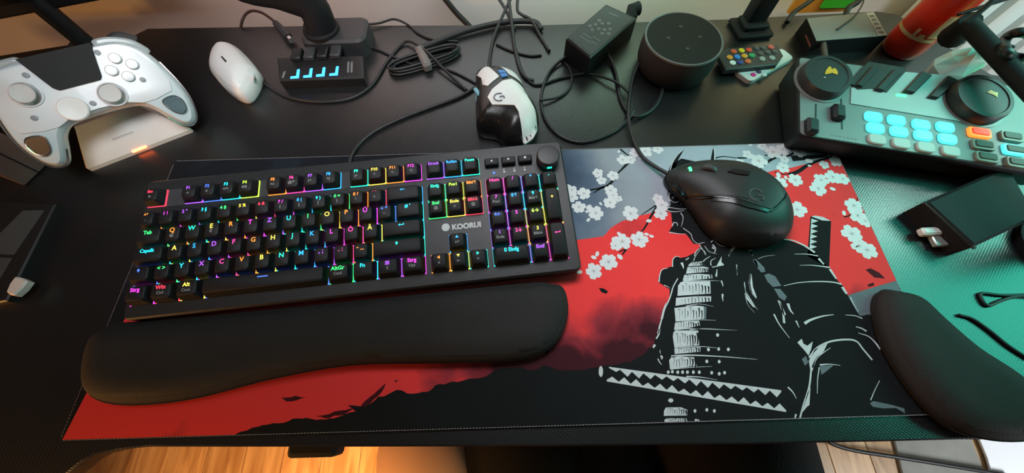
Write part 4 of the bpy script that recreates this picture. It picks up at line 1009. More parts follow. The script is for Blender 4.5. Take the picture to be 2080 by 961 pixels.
# remotes
wr = thing('white_remote', 'thin white remote card lying under the black remote', 'remote control', tuple(P(1550, 132, ZD)))
z = 0.003
WQ = px_poly([(1588, 97), (1614, 117), (1525, 166), (1493, 143)], z)
wc = sum(WQ, Vector((0, 0))) / 4
WR = []
for i in range(4):
    a, b, c = WQ[i - 1], WQ[i], WQ[(i + 1) % 4]
    for t in (0.0, .33, .66, 1.0):
        p0 = b + (a - b).normalized() * .006; p2 = b + (c - b).normalized() * .006
        WR.append((p0.lerp(b, t)).lerp(b.lerp(p2, t), t))
MB().prism(WR, ZD, z, 0.0006).build('body', M_WHITE, wr, world=True)
for x, y, col in ((1530, 152, (0.75, .03, .25)), (1541, 146, (.10, .05, .12)), (1520, 142, (.10, .25, .7)), (1566, 138, (.8, .6, .1)), (1552, 152, (.7, .7, .7))):
    c = P(x, y, z); MB().lathe([(0.0034, 0), (0.0034, 0.0006), (0.0028, 0.0009), (.0001, .0009)], (c.x, c.y, z), 14).build('button', mat('wbtn_%d' % x, col, 0.5, 0.4, noise=0.05), wr, world=True)
z = 0.011
br = thing('black_remote', 'black remote with rows of coloured round buttons on top of the white one', 'remote control', tuple(P(1525, 115, z - 0.008)))
BQ = px_poly([(1462, 114), (1477, 97), (1580, 90), (1592, 112), (1580, 130), (1474, 141)], z)
MB().prism(BQ, z - 0.0078, z, 0.0015).build('body', M_DARKGREY, br, world=True)
for i, (x, y, col) in enumerate(((1482, 117, (.85, .30, .03)), (1497, 116, (.02, .25, .75)), (1512, 114, (.85, .35, .04)), (1527, 113, (.02, .35, .12)), (1490, 105, (.75, .10, .03)), (1506, 103, (.85, .60, .02)), (1521, 102, (.75, .06, .03)), (1488, 128, (.8, .8, .75)), (1503, 127, (.02, .05, .25)), (1519, 125, (.75, .14, .04)), (1566, 96, (.75, .10, .08)),
                                 (1536, 98, (.07, .07, .07)), (1549, 97, (.07, .07, .07)), (1544, 109, (.07, .07, .07)), (1559, 107, (.07, .07, .07)), (1573, 105, (.07, .07, .07)), (1548, 120, (.35, .35, .33)), (1568, 118, (.35, .35, .33)))):
    c = P(x, y, z); MB().lathe([(0.0040, 0), (0.0040, 0.0008), (0.0033, 0.0012), (.0001, .0012)], (c.x, c.y, z), 16).build('button', mat('rbtn_%d' % i, col, 0.45, 0.5, noise=0.05), br, world=True)

# flat carton with a label strip
z = 0.020
bx = thing('product_box', 'flat grey and black carton with a pale label strip at its end', 'box', tuple(P(1700, 90, ZD)))
C4 = [P(1658, 84, z), P(1803, 73, z), P(1775, 24, z), P(1638, 37, z)]
poly = [Vector((p.x, p.y)) for p in C4]
MB().prism(poly, ZD, z - 0.0004, 0.0).build('carton', M_BLACKM, bx, world=True, smooth=False)
lid = MB(); lid.prism(offset_poly(ccw(poly), 0.0006), z - 0.0006, z + 0.0002); lid.build('lid_print', mat('grey_card', (0.19, 0.20, 0.20), 0.4, 0.5, noise=0.15), bx, world=True, smooth=False)
def bil2(u, v): return C4[0].lerp(C4[1], u).lerp(C4[3].lerp(C4[2], u), v)
lb = MB(); lb.flat([bil2(u, v)[:2] for u, v in ((.87, .02), (.99, .02), (.99, .98), (.87, .98))], z + 0.0005); lb.build('label', mat('label_paper', (0.50, 0.47, 0.45), 0.7, 0.3, noise=0.3, nscale=300), bx, world=True, smooth=False)
mk = MB()
for v in (.15, .32, .5, .66, .82):
    mk.flat([bil2(u, w)[:2] for u, w in ((.895, v - .05), (.965, v - .05), (.965, v + .04), (.895, v + .04))], z + 0.0007)
o = mk.build('label_marks', mat('label_ink', (0.22, 0.20, 0.20), 0.7, 0.3, noise=0.6, nscale=900), bx, world=True, smooth=False); o['kind'] = 'stuff'
a, b = C4[3], C4[0]
nrm = Vector((-(b - a).y, (b - a).x, 0)).normalized()
if nrm.x > 0: nrm = -nrm
mk = MB(); e0 = a.lerp(b, .45) + nrm * 0.0003; e1 = a.lerp(b, .95) + nrm * 0.0003
mk.v = [Vector((e0.x, e0.y, .009)), Vector((e1.x, e1.y, .009)), Vector((e1.x, e1.y, .0115)), Vector((e0.x, e0.y, .0115))]; mk.face((0, 1, 2, 3))
mk.build('red_print_line', mat('red_ink', (0.45, 0.16, 0.14), 0.6, 0.3, noise=0.7, nscale=900), bx, world=True, smooth=False)

# red can
q = P(1830, 97, 0.0)
cn = thing('spray_can', 'red can with a cream label standing at the back right of the desk', 'can', (q.x, q.y, ZD))
M_CANR = mat('can_red', (0.62, 0.028, 0.012), 0.30, 0.5, noise=0.12, nscale=20)
CR = 0.0250
MB().lathe([(0.019, 0), (0.0225, 0.0015), (CR * .97, 0.008), (CR, 0.013), (CR, 0.100), (CR * .93, 0.107), (CR * .6, 0.112)], (q.x, q.y, ZD), 48).build('body', M_CANR, cn, world=True)
MB().lathe([(CR * .62, 0.112), (CR * .64, 0.114), (CR * .60, 0.130), (CR * .4, .132)], (q.x, q.y, ZD), 32).build('cap', M_CANR, cn, world=True)
M_CREAM = mat('can_cream', (0.72, 0.42, 0.20), 0.5, 0.4, noise=0.2, nscale=200)
def can_strip(name, pts, m):
    """pts = (angle, height) outline wrapped on the can"""
    b = MB(); v = [Vector((q.x + (CR + 0.0003) * math.cos(a), q.y + (CR + 0.0003) * math.sin(a), ZD + h_)) for a, h_ in pts]
    b.v = v; n = len(v) // 2
    for i in range(n - 1): b.face((i, i + 1, 2 * n - 2 - i, 2 * n - 1 - i))
    return b.build(name, m, cn, world=True)
aim = math.atan2(CAM_LOC.y - q.y, CAM_LOC.x - q.x)
def band(a0, a1, h0, h1, nm, m):
    A_ = [aim + a0 + (a1 - a0) * k / 14 for k in range(15)]
    return can_strip(nm, [(a, h0) for a in A_] + [(a, h1) for a in reversed(A_)], m)
band(-1.25, 1.05, 0.030, 0.0345, 'label_band', M_CREAM)
band(0.55, 1.0, 0.036, 0.066, 'label_panel', M_CREAM)
band(-.1, 0.05, 0.0345, 0.044, 'label_letter', M_CREAM); band(.15, .42, 0.0345, 0.039, 'label_letter', M_CREAM); band(.62, .92, .040, .062, 'label_print', mat('can_pale', (.62, .40, .30), .5, .4, noise=.5, nscale=700))

# monitor stand with USB hub in front (left)
q = P(676, 72, 0.02)
ms = thing('monitor_stand', 'black monitor stand with a bent arm rising behind the blue-lit hub', 'monitor stand', (q.x, q.y, ZD))
MB().prism(rrect(0.088, 0.050, 0.012, 5, q.x + .002, q.y + .009), ZD, ZD + 0.026, 0.003).build('base', M_DARKGREY, ms, world=True)
n0 = P(654, 62, 0.023)
pts = smooth_line([n0 + Vector((0, 0, -.004)), n0 + Vector((0.004, 0.0, 0.020)), n0 + Vector((0.000, 0.002, 0.036)), n0 + Vector((-0.03, 0.004, 0.050)), n0 + Vector((-0.09, 0.01, 0.075)), n0 + Vector((-0.11, 0.02, 0.20))], 6)
MB().tube(pts, 0.0195, 18).build('arm', M_BLACKM, ms, world=True, angle=1.2)
MB().lathe([(0.024, 0.0), (0.024, 0.004), (0.0205, 0.006), (.0205, .01)], (n0.x, n0.y, ZD + 0.0262), 24).build('collar', M_BLACKM, ms, world=True)
MB().bbox((0.28, 0.452, 0.32), (0.62, 0.024, 0.36), 0.004).build('reflection_blocker', M_BLACKM, ms, world=True)  # unseen panel, put in so the desk mirrors something dark
MB().tube([n0 + Vector((-0.11, 0.02, 0.20)), (0.10, 0.51, 0.27), (0.16, 0.462, 0.30)], 0.016, 12).build('mount', M_BLACKM, ms, world=True)
z = 0.012
hb = thing('usb_hub', 'black hub with four blue glowing port lights', 'usb hub', tuple(P(650, 125, ZD)))
H4 = [P(566, 163, z), P(738, 157, z), P(736, 112, z), P(562, 116, z)]
MB().prism([(p.x, p.y) for p in H4], ZD, z, 0.002).build('body', M_BLACK, hb, world=True)
M_BLUEL = mat('blue_lamp', (0.0, 0.1, 0.4), 0.4, 0.3, emit=(0.03, 0.30, 1.0), estr=5.0, noise=0.05)
for x, y in ((601, 151), (627, 149), (653, 147), (680, 145)):
    m = MB()
    m.prism(px_poly([(x - 11, y + 9), (x - 10, y + 5), (x + 1, y + 4), (x + 3, y - 9), (x + 8, y - 10), (x + 6, y + 8)], z), z - 0.001, z + 0.0006)
    m.build('port_lamp', M_BLUEL, hb, world=True, smooth=False)
for i, (x, y) in enumerate(((606, 118), (632, 116), (658, 114), (684, 112))):
    c = P(x, y, z)
    MB().bbox((c.x, c.y + .002, z + 0.0035), (0.0135, 0.020, 0.0075), 0.0015).build('usb_plug', M_DARKGREY if i % 2 else M_BLACK, hb, world=True)
mk = MB()
for k in range(2):
    mk.flat(px_poly([(706 + 7 * k, 126), (710 + 7 * k, 125), (709 + 7 * k, 147), (705 + 7 * k, 148)], z), z + 0.0002)
mk.flat(px_poly([(576, 146), (581, 144), (577, 158), (572, 159)], z), z + 0.0002)
o = mk.build('printed_marks', mat('hub_marks', (0.30, 0.30, 0.30), 0.6, 0.3, noise=0.9, nscale=1200), hb, world=True, smooth=False); o['kind'] = 'stuff'
# plug of the arching cable
a, b = P(560, 47, .010), P(586, 76, .008)
up = thing('usb_connector', 'slim grey cable connector pointing at the monitor stand base', 'connector', tuple(P(573, 62, ZD)))
MB().tube([a, a.lerp(b, .5), b], [0.0045, 0.0058, 0.0058], 8).build('grip', M_DARKGREY, up, world=True)
MB().tube([b, b + (b - a).normalized() * .008], 0.0042, 6).build('metal_shell', M_CHROME, up, world=True)

# ================================================================== game controller on its charging dock
d0, d1 = P(185, 349, ZD), P(394, 268, ZD)
dyaw = math.atan2((d1 - d0).y, (d1 - d0).x); dlen = (d1 - d0).length
dk = thing('charging_dock', 'white charging dock with an orange glowing bar, under the clear controller', 'charging dock', tuple(d0), (0, 0, dyaw))
prof = [(0.0, 0.0), (0.0, 0.005), (0.0012, 0.0068), (0.030, 0.0345), (0.033, 0.0358), (0.050, 0.030), (0.056, 0.0)]
R = []
for f, ins in ((0.0, 0.003), (0.012, 0.0), (0.988, 0.0), (1.0, 0.003)):
    taper = 0.0
    R.append([Vector((dlen * f + (0.017 * min(1, y / 0.03) if f < .5 else -0.030 * min(1, y / 0.03)), min(max(y, ins * .6), .056 - ins * .6), max(0.0, z - (ins if z > .01 else 0)))) for y, z in prof])
MB().rings(R).build('body', M_WHITE, dk, angle=0.45)
sl = math.atan2(0.0345 - 0.0068, 0.030 - 0.0012)
def on_slope(px, py):
    Mi = MW[dk.name]; o = Mi @ Vector((0, 0.0012, 0.0068)); n = (Mi.to_3x3() @ Vector((0, -math.sin(sl), math.cos(sl)))).normalized()
    return Mi.inverted() @ PL(px, py, o, n)
M_ORL = mat('orange_lamp', (0.4, 0.1, 0.02), 0.4, 0.3, emit=(1.0, 0.16, 0.05), estr=10.0, noise=0.05)
lc = on_slope(283, 303)
MB().bbox((0, 0, 0), (0.0165, 0.0030, 0.0012), 0.0006).build('lamp_bar', M_ORL, dk)
o = dk.children[-1]; o.location = lc; o.rotation_euler = (sl, 0, 0)
tc_ = on_slope(250, 276); mk = MB()
for k in range(8): mk.box((-0.0105 + 0.003 * k, 0, 0), (0.0021, 0.0022, 0.0002))
o = mk.build('printed_name', mat('pale_print', (0.58, 0.56, 0.55), 0.6, 0.3, noise=0.3, nscale=2500), dk, smooth=False); o.location = tc_ + Vector((0, -.0001, .0003)); o.rotation_euler = (sl, 0, 0); o['kind'] = 'stuff'

CL = Vector((-0.0448, 0.3373, 0.0770)); CE = (0.8043, 0.1723, 0.6245)
gc_ = thing('game_controller', 'pale see-through game controller with black centre panel standing on the white dock', 'game controller', CL, CE)
CM = MW[gc_.name]; Cn = (CM.to_3x3() @ Vector((0, 0, 1))).normalized()
def cl(px, py, z=0.0):
    return CM.inverted() @ PL(px, py, CM @ Vector((0, 0, z)), Cn)
M_CLEAR = mat('clear_shell', (0.62, 0.68, 0.70), 0.14, 0.5, noise=0.08, nscale=30, coat=0.4)
M_FACE = mat('milky_face', (0.66, 0.67, 0.68), 0.30, 0.5, noise=0.06, nscale=30, coat=0.2)
half = [(0, 0.040), (0.028, 0.040), (0.050, 0.038), (0.065, 0.028), (0.0735, 0.010), (0.0785, -0.014), (0.0790, -0.036), (0.0740, -0.053), (0.0650, -0.0605), (0.0560, -0.0575), (0.0480, -0.0460), (0.0400, -0.0330), (0.0280, -0.0255), (0, -0.0240)]
out = half + [(-x, y) for x, y in reversed(half[1:-1])]
cring = smooth_ring([Vector(p) for p in out], 88)
bend = lambda p: Vector((p.x, p.y, p.z - 0.010 * max(0, (-p.y - 0.02) / 0.04) ** 1.5 - 0.006 * max(0, (abs(p.x) - 0.045) / 0.035) ** 2))
cring = ccw(cring)
cprof = [(0.004, -0.021), (0.0015, -0.018), (0.0, -0.011), (0.0008, -0.006), (0.003, -0.0015), (0.0045, 0.0)]
crs = [[bend(Vector((p[0], p[1], z_))) for p in (offset_poly(cring, d_) if d_ else cring)] for d_, z_ in cprof]
join(MB().rings(crs, False, False), patch(offset_poly(cring, 0.0045), lambda x, y: bend(Vector((x, y, 0.0))).z, 0.0, 0.008, 0.0), patch(offset_poly(cring, 0.004), lambda x, y: bend(Vector((x, y, -0.021))).z, 0.0, 0.008, 0.0)).build('shell', M_CLEAR, gc_, angle=1.0)
def c_h(x, y): return bend(Vector((x, y, 0.0))).z
fp = [(0, 0.033), (0.026, 0.034), (0.047, 0.033), (0.060, 0.024), (0.067, 0.009), (0.0715, -0.012), (0.068, -0.022), (0.050, -0.026), (0.038, -0.026), (0.024, -0.0205), (0, -0.0195)]
fpo = ccw(fp + [(-x, y) for x, y in reversed(fp[1:-1])])
patch(fpo, c_h, 0.0010, 0.006).build('face_plate', M_FACE, gc_, angle=1.0)
patch(ccw([(-0.0175, 0.0055), (0.0175, 0.0055), (0.0205, 0.0085), (0.0300, 0.0395), (-0.0300, 0.0395), (-0.0205, 0.0085)]), c_h, 0.0034, 0.008).build('centre_panel', mat('centre_black', (0.020, 0.020, 0.020), 0.7, 0.3, bump=0.3, bscale=900), gc_, angle=1.0)
M_GREYB = mat('grey_button', (0.22, 0.23, 0.24), 0.4, 0.5, noise=0.1)
M_STICK = mat('stick_white', (0.58, 0.56, 0.54), 0.5, 0.4, noise=0.1)
for px, py in ((45, 190), (224, 190)):
    c = cl(px, py, 0.008); c.z = c_h(c.x, c.y)
    s_ = MB().lathe([(0.0125, 0.0008), (0.0125, 0.0022), (0.0112, 0.0026), (0.0108, 0.001)], c, 32).build('thumbstick', M_FACE, gc_)
    MB().lathe([(0.0060, 0.0), (0.0056, 0.005), (0.0086, 0.0062), (0.0092, 0.0078), (0.0086, 0.0088), (0.0066, 0.0084), (0.0001, 0.0080)], c, 28).build('stick_cap', M_STICK, s_)
c = cl(148, 221, 0.003); c.z = c_h(c.x, c.y)
MB().lathe([(0.0122, 0.0008), (0.0122, 0.0030), (0.0112, 0.0040), (0.0001, 0.0030)], c, 32).build('direction_pad', M_WHITE, gc_)
for px, py in ((233, 118), (268, 130), (226, 143), (260, 155)):
    c = cl(px, py, 0.003); c.z = c_h(c.x, c.y)
    MB().lathe([(0.0054, 0.0008), (0.0054, 0.0030), (0.0046, 0.0038), (0.0001, 0.0040)], c, 20).build('action_button', M_FACE, gc_)
for px, py in ((198, 107), (53, 153), (290, 162), (189, 210), (70, 240)):
    c = cl(px, py, 0.001); c.z = c_h(c.x, c.y)
    MB().lathe([(0.0027, 0.0008), (0.0027, 0.0018), (0.0001, 0.0020)], c, 14).build('small_button', M_GREYB, gc_)
M_GRIPG = mat('grip_glass', (0.16, 0.22, 0.24), 0.08, 0.6, noise=0.5, nscale=60, coat=0.5)
M_GRIPWARM = mat('grip_warm_lit', (0.22, 0.13, 0.07), 0.10, 0.6, noise=0.5, nscale=60, coat=0.5)  # right grip's material again, with warm lamplight painted into its colour
for s in (1, -1):
    pw = ccw([(s * x, y) for x, y in ((0.054, -0.030), (0.066, -0.027), (0.0715, -0.033), (0.0700, -0.043), (0.064, -0.047), (0.057, -0.042))])
    patch(pw, c_h, 0.0012, 0.004).build('grip_window', M_GRIPG if s > 0 else M_GRIPWARM, gc_, angle=1.0)
    rim = [Vector((p[0], p[1], c_h(p[0], p[1]) + 0.0014)) for p in smooth_ring([Vector(p) for p in pw], 30)]
    MB().tube(rim + [rim[0]], 0.0006, 6).build('window_rim', M_CHROME, gc_)
    pts = smooth_line([(s * 0.030, 0.0405, -0.008), (s * 0.045, 0.040, -0.009), (s * 0.060, 0.034, -0.011), (s * 0.069, 0.022, -0.014)], 6)
    MB().tube(pts, [0.003] + [0.0046] * (len(pts) - 2) + [0.003], 10).build('bumper', mat('bumper_grey', (0.42, 0.45, 0.45), 0.18, 0.5, noise=0.1), gc_)
    MB().tube(smooth_line([(s * 0.040, 0.037, -0.016), (s * 0.052, 0.043, -0.020), (s * 0.064, 0.036, -0.022)], 5), 0.008, 10).build('trigger', M_DARKGREY, gc_)
    rim = smooth_line([(s * x, y, c_h(x, y) - 0.006 + 0.002) for x, y in ((0.0735, 0.010), (0.0785, -0.014), (0.0790, -0.036), (0.0740, -0.053), (0.0650, -0.0605), (0.0560, -0.0575), (0.0480, -0.0460))], 5)
    MB().tube(rim, 0.0009, 6).build('shell_seam', M_CHROME, gc_)

# ================================================================== audio mixer
mo = P(1621, 276, 0.030); myaw = -0.242; mtilt = 0.12
mm_ = Matrix.Rotation(myaw, 3, 'Z') @ Matrix.Rotation(mtilt, 3, 'X')
mx = thing('audio_mixer', 'podcast mixer with glowing cyan pads and two big dials, right of the mat', 'audio mixer', (mo.x, mo.y, 0.0008), (0, 0, myaw))
XM = MW[mx.name]; Xn = (mm_ @ Vector((0, 0, 1))).normalized()
TP = XM.inverted() @ mo; Lt = Matrix.Rotation(mtilt, 4, 'X')
def mp(px, py, dz=0.0):
    """pixel -> coordinates in the tilted top face: (x along the front, y up the slope)"""
    q = XM.inverted() @ PL(px, py, mo + Xn * dz, Xn)
    return (Lt.inverted() @ (q - TP))
MWD, MDP = 0.268, 0.113
M_MIX = mat('mixer_grey', (0.20, 0.215, 0.21), 0.42, 0.5, bump=0.05, bscale=1500)
M_MIXD = mat('mixer_black', (0.010, 0.010, 0.010), 0.5, 0.4, bump=0.1)
M_SILV = mat('mixer_silver', (0.44, 0.47, 0.47), 0.35, 0.5, noise=0.08, nscale=30)
TT = T(*TP) @ Lt
top = rrect(MWD, MDP, 0.006, 3, MWD / 2, MDP / 2)
R = []
for d, zz_ in ((0.004, -1), (0.0, -0.010), (0.0, -0.002), (0.0012, 0.0)):
    ring = offset_poly(top, d)
    if zz_ == -1:
        R.append([Vector(((TT @ Vector((p.x, p.y, -0.01))).x, (TT @ Vector((p.x, p.y, -0.01))).y + 0.002, 0.0)) for p in ring])
    else: R.append([TT @ Vector((p.x, p.y, zz_)) for p in ring])
MB().rings(R).build('body', M_MIXD, mx)
def mpart(name, poly, z0, z1, m, bev=0.0, parent=None):
    b = MB().prism([Vector((p[0], p[1])) for p in poly], z0, z1, bev)
    xf(b, TT)
    return b.build(name, m, parent or mx)
mpart('panel', offset_poly(top, 0.0022), -0.001, 0.0006, M_MIX)
mq = lambda pts: [mp(x, y)[:2] for x, y in pts]
mpart('silver_plate', mq([(1727, 180), (1726, 212), (1985, 254), (2010, 236), (1990, 160), (1835, 148), (1800, 186), (1770, 176), (1752, 176)]), 0.0004, 0.0016, M_SILV)
mpart('dark_panel', mq([(1740, 184), (1722, 170), (1760, 128), (1830, 140), (1836, 148), (1798, 190), (1770, 182)]), 0.0008, 0.0026, mat('mixer_brown_black', (0.035, 0.028, 0.026), 0.5, 0.4, noise=0.4, nscale=200))
for pts in ([(1732, 178), (1745, 182), (1780, 146), (1766, 140)], [(1772, 186), (1788, 190), (1826, 152), (1810, 146)], [(1829, 190), (1850, 194), (1886, 158), (1866, 150)], [(1879, 201), (1898, 205), (1938, 168), (1918, 159)]):
    mpart('rocker_switch', mq(pts), 0.0006, 0.0052, M_BLACK, 0.001)
mpart('green_lamp', mq([(1817, 193), (1838, 195), (1838, 199), (1817, 197)]), 0.0008, 0.0022, M_GLED)
M_DIALD = mat('dial_dark', (0.030, 0.032, 0.033), 0.42, 0.5, bump=0.05)
for (px, py), rr2, mark, lit in (((1682, 151), 0.0275, [(1675, 151), (1677, 144), (1683, 136), (1687, 135), (1690, 141), (1694, 138), (1698, 140), (1702, 147), (1701, 152), (1695, 150), (1690, 148), (1684, 150)], 1), ((2000, 196), 0.0300, [(2004, 188), (2012, 183), (2020, 187), (2027, 188), (2026, 198), (2018, 193)], 0)):
    c = mp(px, py, 0.012)
    d = xf(MB().lathe([(rr2, 0.0004), (rr2, 0.003), (rr2 * .97, 0.011), (rr2 * .93, 0.0135), (rr2 * .80, 0.0135), (rr2 * .78, 0.0125), (0.0001, 0.0125)], (c.x, c.y, 0), 48), TT).build('dial', M_DIALD if lit else M_BLACK, mx)
    sk = xf(MB().lathe([(rr2 * 1.10, 0.0004), (rr2 * 1.10, 0.0016), (rr2 * 1.02, 0.0018)], (c.x, c.y, 0), 48), TT).build('dial_ring', M_GREYB, d)
    b = MB().flat([mp(x, y, 0.0128)[:2] for x, y in mark], 0.0130)
    xf(b, TT).build('emblem', mat('amber_emblem' if lit else 'pale_emblem', (0.85, 0.42, 0.03) if lit else (0.72, 0.52, 0.22), 0.5, 0.4, noise=0.1), d, smooth=False)
    if lit:
        b = MB().flat([mp(x, y, 0.0128)[:2] for x, y in ((1672, 157), (1677, 156), (1676, 159))], 0.0130); xf(b, TT).build('pointer', M_WHITEPRINT, d, smooth=False)
for slot, cap in (([(1655, 212), (1658, 212), (1657, 266), (1654, 266)], (1652, 254)), ([(1706, 200), (1709, 200), (1711, 264), (1708, 264)], (1706, 226))):
    mpart('fader_slot', mq(slot), 0.0004, 0.0009, M_BLACK)
    c = mp(cap[0], cap[1], 0.006)
    f_ = mpart('fader', rrect(0.013, 0.020, 0.003, 3, c.x, c.y), 0.0010, 0.0085, M_BLACK, 0.003)
M_CYAN = mat('cyan_pad', (0.05, 0.5, 0.5), 0.4, 0.4, emit=(0.10, 0.95, 0.95), estr=1.1, noise=0.05)
M_PADW = mat('white_pad', (0.50, 0.52, 0.50), 0.5, 0.4, noise=0.06)
grid = [[(1776, 236), (1823, 243), (1873, 252), (1922, 257)], [(1780, 259), (1828, 266), (1877, 274), (1927, 281)], [(1783, 282), (1832, 290), (1882, 298), (1933, 306)]]
for r_i, row in enumerate(grid):
    for x, y in row:
        c = mp(x, y, 0.003)
        mpart('pad', rrect(0.0185, 0.0128, 0.0045, 4, c.x, c.y), 0.0004, 0.0034, M_CYAN if r_i < 2 else M_PADW, 0.001)
M_REDL = mat('red_pad', (0.4, 0.02, 0.01), 0.4, 0.4, emit=(1.0, 0.05, 0.02), estr=1.3, noise=0.05)
M_ORG = mat('orange_rim', (0.4, 0.12, 0.02), 0.4, 0.4, emit=(1.0, 0.25, 0.03), estr=1.5, noise=0.05)
M_RIM = mat('button_rim', (0.22, 0.24, 0.20), 0.4, 0.4, noise=0.1)
M_BTN = mat('button_olive', (0.055, 0.055, 0.04), 0.5, 0.4, noise=0.2)
for (x, y), outer, inner in (((1991, 269), M_ORG, M_REDL), ((1998, 294), M_RIM, M_BTN), ((2006, 319), M_RIM, M_BTN), ((2056, 277), M_RIM, M_BTN), ((2062, 304), M_CYAN, M_BTN), ((2068, 330), M_RIM, M_BTN)):
    c = mp(x, y, 0.003)
    b = mpart('button', rrect(0.0225, 0.0125, 0.003, 3, c.x, c.y), 0.0004, 0.0036, outer, 0.0006)
    mpart('button_face', rrect(0.0175, 0.0080, 0.002, 3, c.x, c.y + 0.0006), 0.0030, 0.0046, inner, 0.0005, b)
# brand line on the lower left of the panel
mk = MB()
for k in range(7):
    c0 = mp(1690 + 8 * k, 275 + 1.4 * k); mk.box((c0.x, c0.y, 0.0007), (0.0024, 0.0018, 0.0002))
o = xf(mk, TT).build('printed_name', mat('mixer_print', (0.34, 0.36, 0.35), 0.6, 0.3, noise=0.8, nscale=2500), mx, smooth=False); o['kind'] = 'stuff'

# ================================================================== right side odds and ends
# black case with a USB stick in it
z = 0.022
wl = thing('card_case', 'black flat case with rounded edge, lying below the mixer on the green-lit desk', 'case', tuple(P(1990, 430, ZD)))
Q4 = px_poly([(1880, 409), (1980, 501), (2110, 440), (2050, 335)], z)
MB().prism(Q4, ZD, z, 0.003).build('body', M_BLACKM, wl, world=True)
a, b = P(1878, 412, z * .86), P(1980, 505, z * .86)
MB().tube([a, a.lerp(b, .5), b], 0.0016, 8).build('edge_bead', M_DARKGREY, wl, world=True)
us = thing('usb_stick', 'white and metal usb stick sticking out of the black case', 'usb stick', tuple(P(1900, 482, ZD)))
e = P(1899, 470, 0.006); dirx = (P(1915, 462, 0) - P(1871, 464, 0)).normalized(); dd = (P(1912, 500, 0) - P(1902, 478, 0)).normalized()
Mx = Matrix.Rotation(math.atan2(dirx.y, dirx.x), 3, 'Z')
MB().bbox(P(1893, 471, 0.006), (0.026, 0.0085, 0.009), 0.002, Mx).build('head', M_WHITE, us, world=True)
MB().bbox(P(1905, 490, 0.003), (0.013, 0.012, 0.006), 0.001, Mx).build('metal_plug', mat('plug_metal', (0.55, 0.58, 0.55), 0.4, 0.5, metal=.6, noise=0.2), us, world=True)

# crumpled paper behind the mixer
c = P(1957, 122, 0.040)
pp = thing('paper_scrap', 'crumpled white paper scrap behind the mixer', 'paper', (c.x, c.y, 0.0))
rp = random.Random(9); pm = MB(); R = []
for zf, sc_ in ((-0.039, .5), (-0.022, .95), (-0.006, 1.1), (0.006, .85), (0.012, .35)):
    R.append([Vector((c.x + 0.026 * sc_ * math.cos(a) * rp.uniform(.7, 1.15), c.y + 0.018 * sc_ * math.sin(a) * rp.uniform(.7, 1.15), c.z + zf + rp.uniform(-.004, .004))) for a in [2 * PI * k / 9 + .3 for k in range(9)]])
pm.rings(R).build('sheet', mat('paper_white', (0.72, 0.74, 0.70), 0.8, 0.2, noise=0.06), pp, world=True, smooth=False)
# microphone arm
ma_ = thing('microphone_arm', 'black microphone boom arm crossing the corner in front of the radiator', 'microphone arm', tuple(P(2330, 432, ZD)))
p0, p1, p2 = P(1935, 75, 0.050), P(1965, 48, 0.075), P(2330, 432, 0.075)
MB().tube([p1, p1.lerp(p2, .5), p2], 0.0088, 12).build('lower_tube', M_BLACKM, ma_, world=True)
MB().tube([p1 + Vector((0, 0, .004)), p0], [0.010, 0.014], 12).build('joint', M_BLACKM, ma_, world=True)
MB().tube([p2, Vector((p2.x + .01, p2.y, 0.0))], 0.012, 12).build('clamp_post', M_BLACKM, ma_, world=True)
MB().lathe([(0.03, 0), (0.03, 0.008), (0.02, 0.012)], (p2.x + .01, p2.y, ZD), 24).build('clamp', M_BLACKM, ma_, world=True)
# headphone-like ring of cable at the right edge
pts = [P(2072 + 34 * math.cos(t), 92 + 26 * math.sin(t), 0.08 + .01 * math.sin(3 * t)) for t in [k * 2 * PI / 20 for k in range(21)]]
cable('coil of thick black cable in front of the radiator', pts, 0.0050, M_BLACK, per=3)
cable('thin black cable strung across the white radiator', [P(1958, 48, .09), P(1990, 24, .10), P(2020, -2, .11), P(2050, -30, .12)], 0.0028, M_BLACK)
cable('thin black cable sloping from the arm to the top right', [P(1945, 30, .08), P(2000, 12, .09), P(2060, -6, .10), P(2090, -14, .10)], 0.0018, M_BLACK)
cable('thin black cable in front of the lower radiator ribs', [P(2000, 92, .07), P(2030, 90, .075), P(2060, 96, .08)], 0.0018, M_BLACK)
# small green lamp
q = P(2098, 190, 0.03)
gl = thing('green_lamp', 'small lamp glowing green at the right end of the desk', 'lamp', (q.x, q.y, ZD))
MB().lathe([(0.022, 0), (0.022, 0.010), (0.018, 0.012)], (q.x, q.y, ZD), 24).build('base', M_BLACK, gl, world=True)
MB().lathe([(0.016, 0.012), (0.018, 0.03), (0.014, 0.06), (0.004, 0.068)], (q.x, q.y, ZD), 24).build('glowing_cap', mat('green_glow', (0.0, 0.3, 0.03), 0.4, 0.3, emit=(0.01, 0.75, 0.06), estr=2.0, noise=0.05), gl, world=True)
# coloured things behind the right end of the desk
tag(MB().bbox(PY(1668, 6, 0.575), (0.09, 0.006, 0.03), 0.002).build('orange_card', mat('orange_card', (0.75, 0.32, 0.05), 0.6, 0.3, noise=0.2), None, loc=PY(1668, 6, 0.575) - Vector((0, 0, .015))), 'orange card wedged behind the back desk edge', 'card')
tag(MB().bbox(PY(1712, 0, 0.568), (0.055, 0.006, 0.026), 0.008).build('green_card', mat('green_card', (0.05, 0.55, 0.04), 0.5, 0.3, noise=0.2), None, loc=PY(1712, 0, 0.568) - Vector((0, 0, .013))), 'bright green card leaning in front of the orange card', 'card')
cable('black cable rising from the desk beside the square post', [(1598, 46), (1612, 26, .006), (1640, 6, .014), (1660, -10, .02)], 0.0034, M_BLACK)
cable('black cable bunch rising behind the carton', [(1716, 36), (1724, 16, .006), (1742, 4, .012), (1752, -12, .02)], 0.0040, M_BLACK)
cable('thin grey cable draped over the flat carton', [P(1700, 60, .022), P(1722, 44, .0225), P(1738, 30, .023), P(1752, 8, .026), P(1756, -12, .03)], 0.0010)
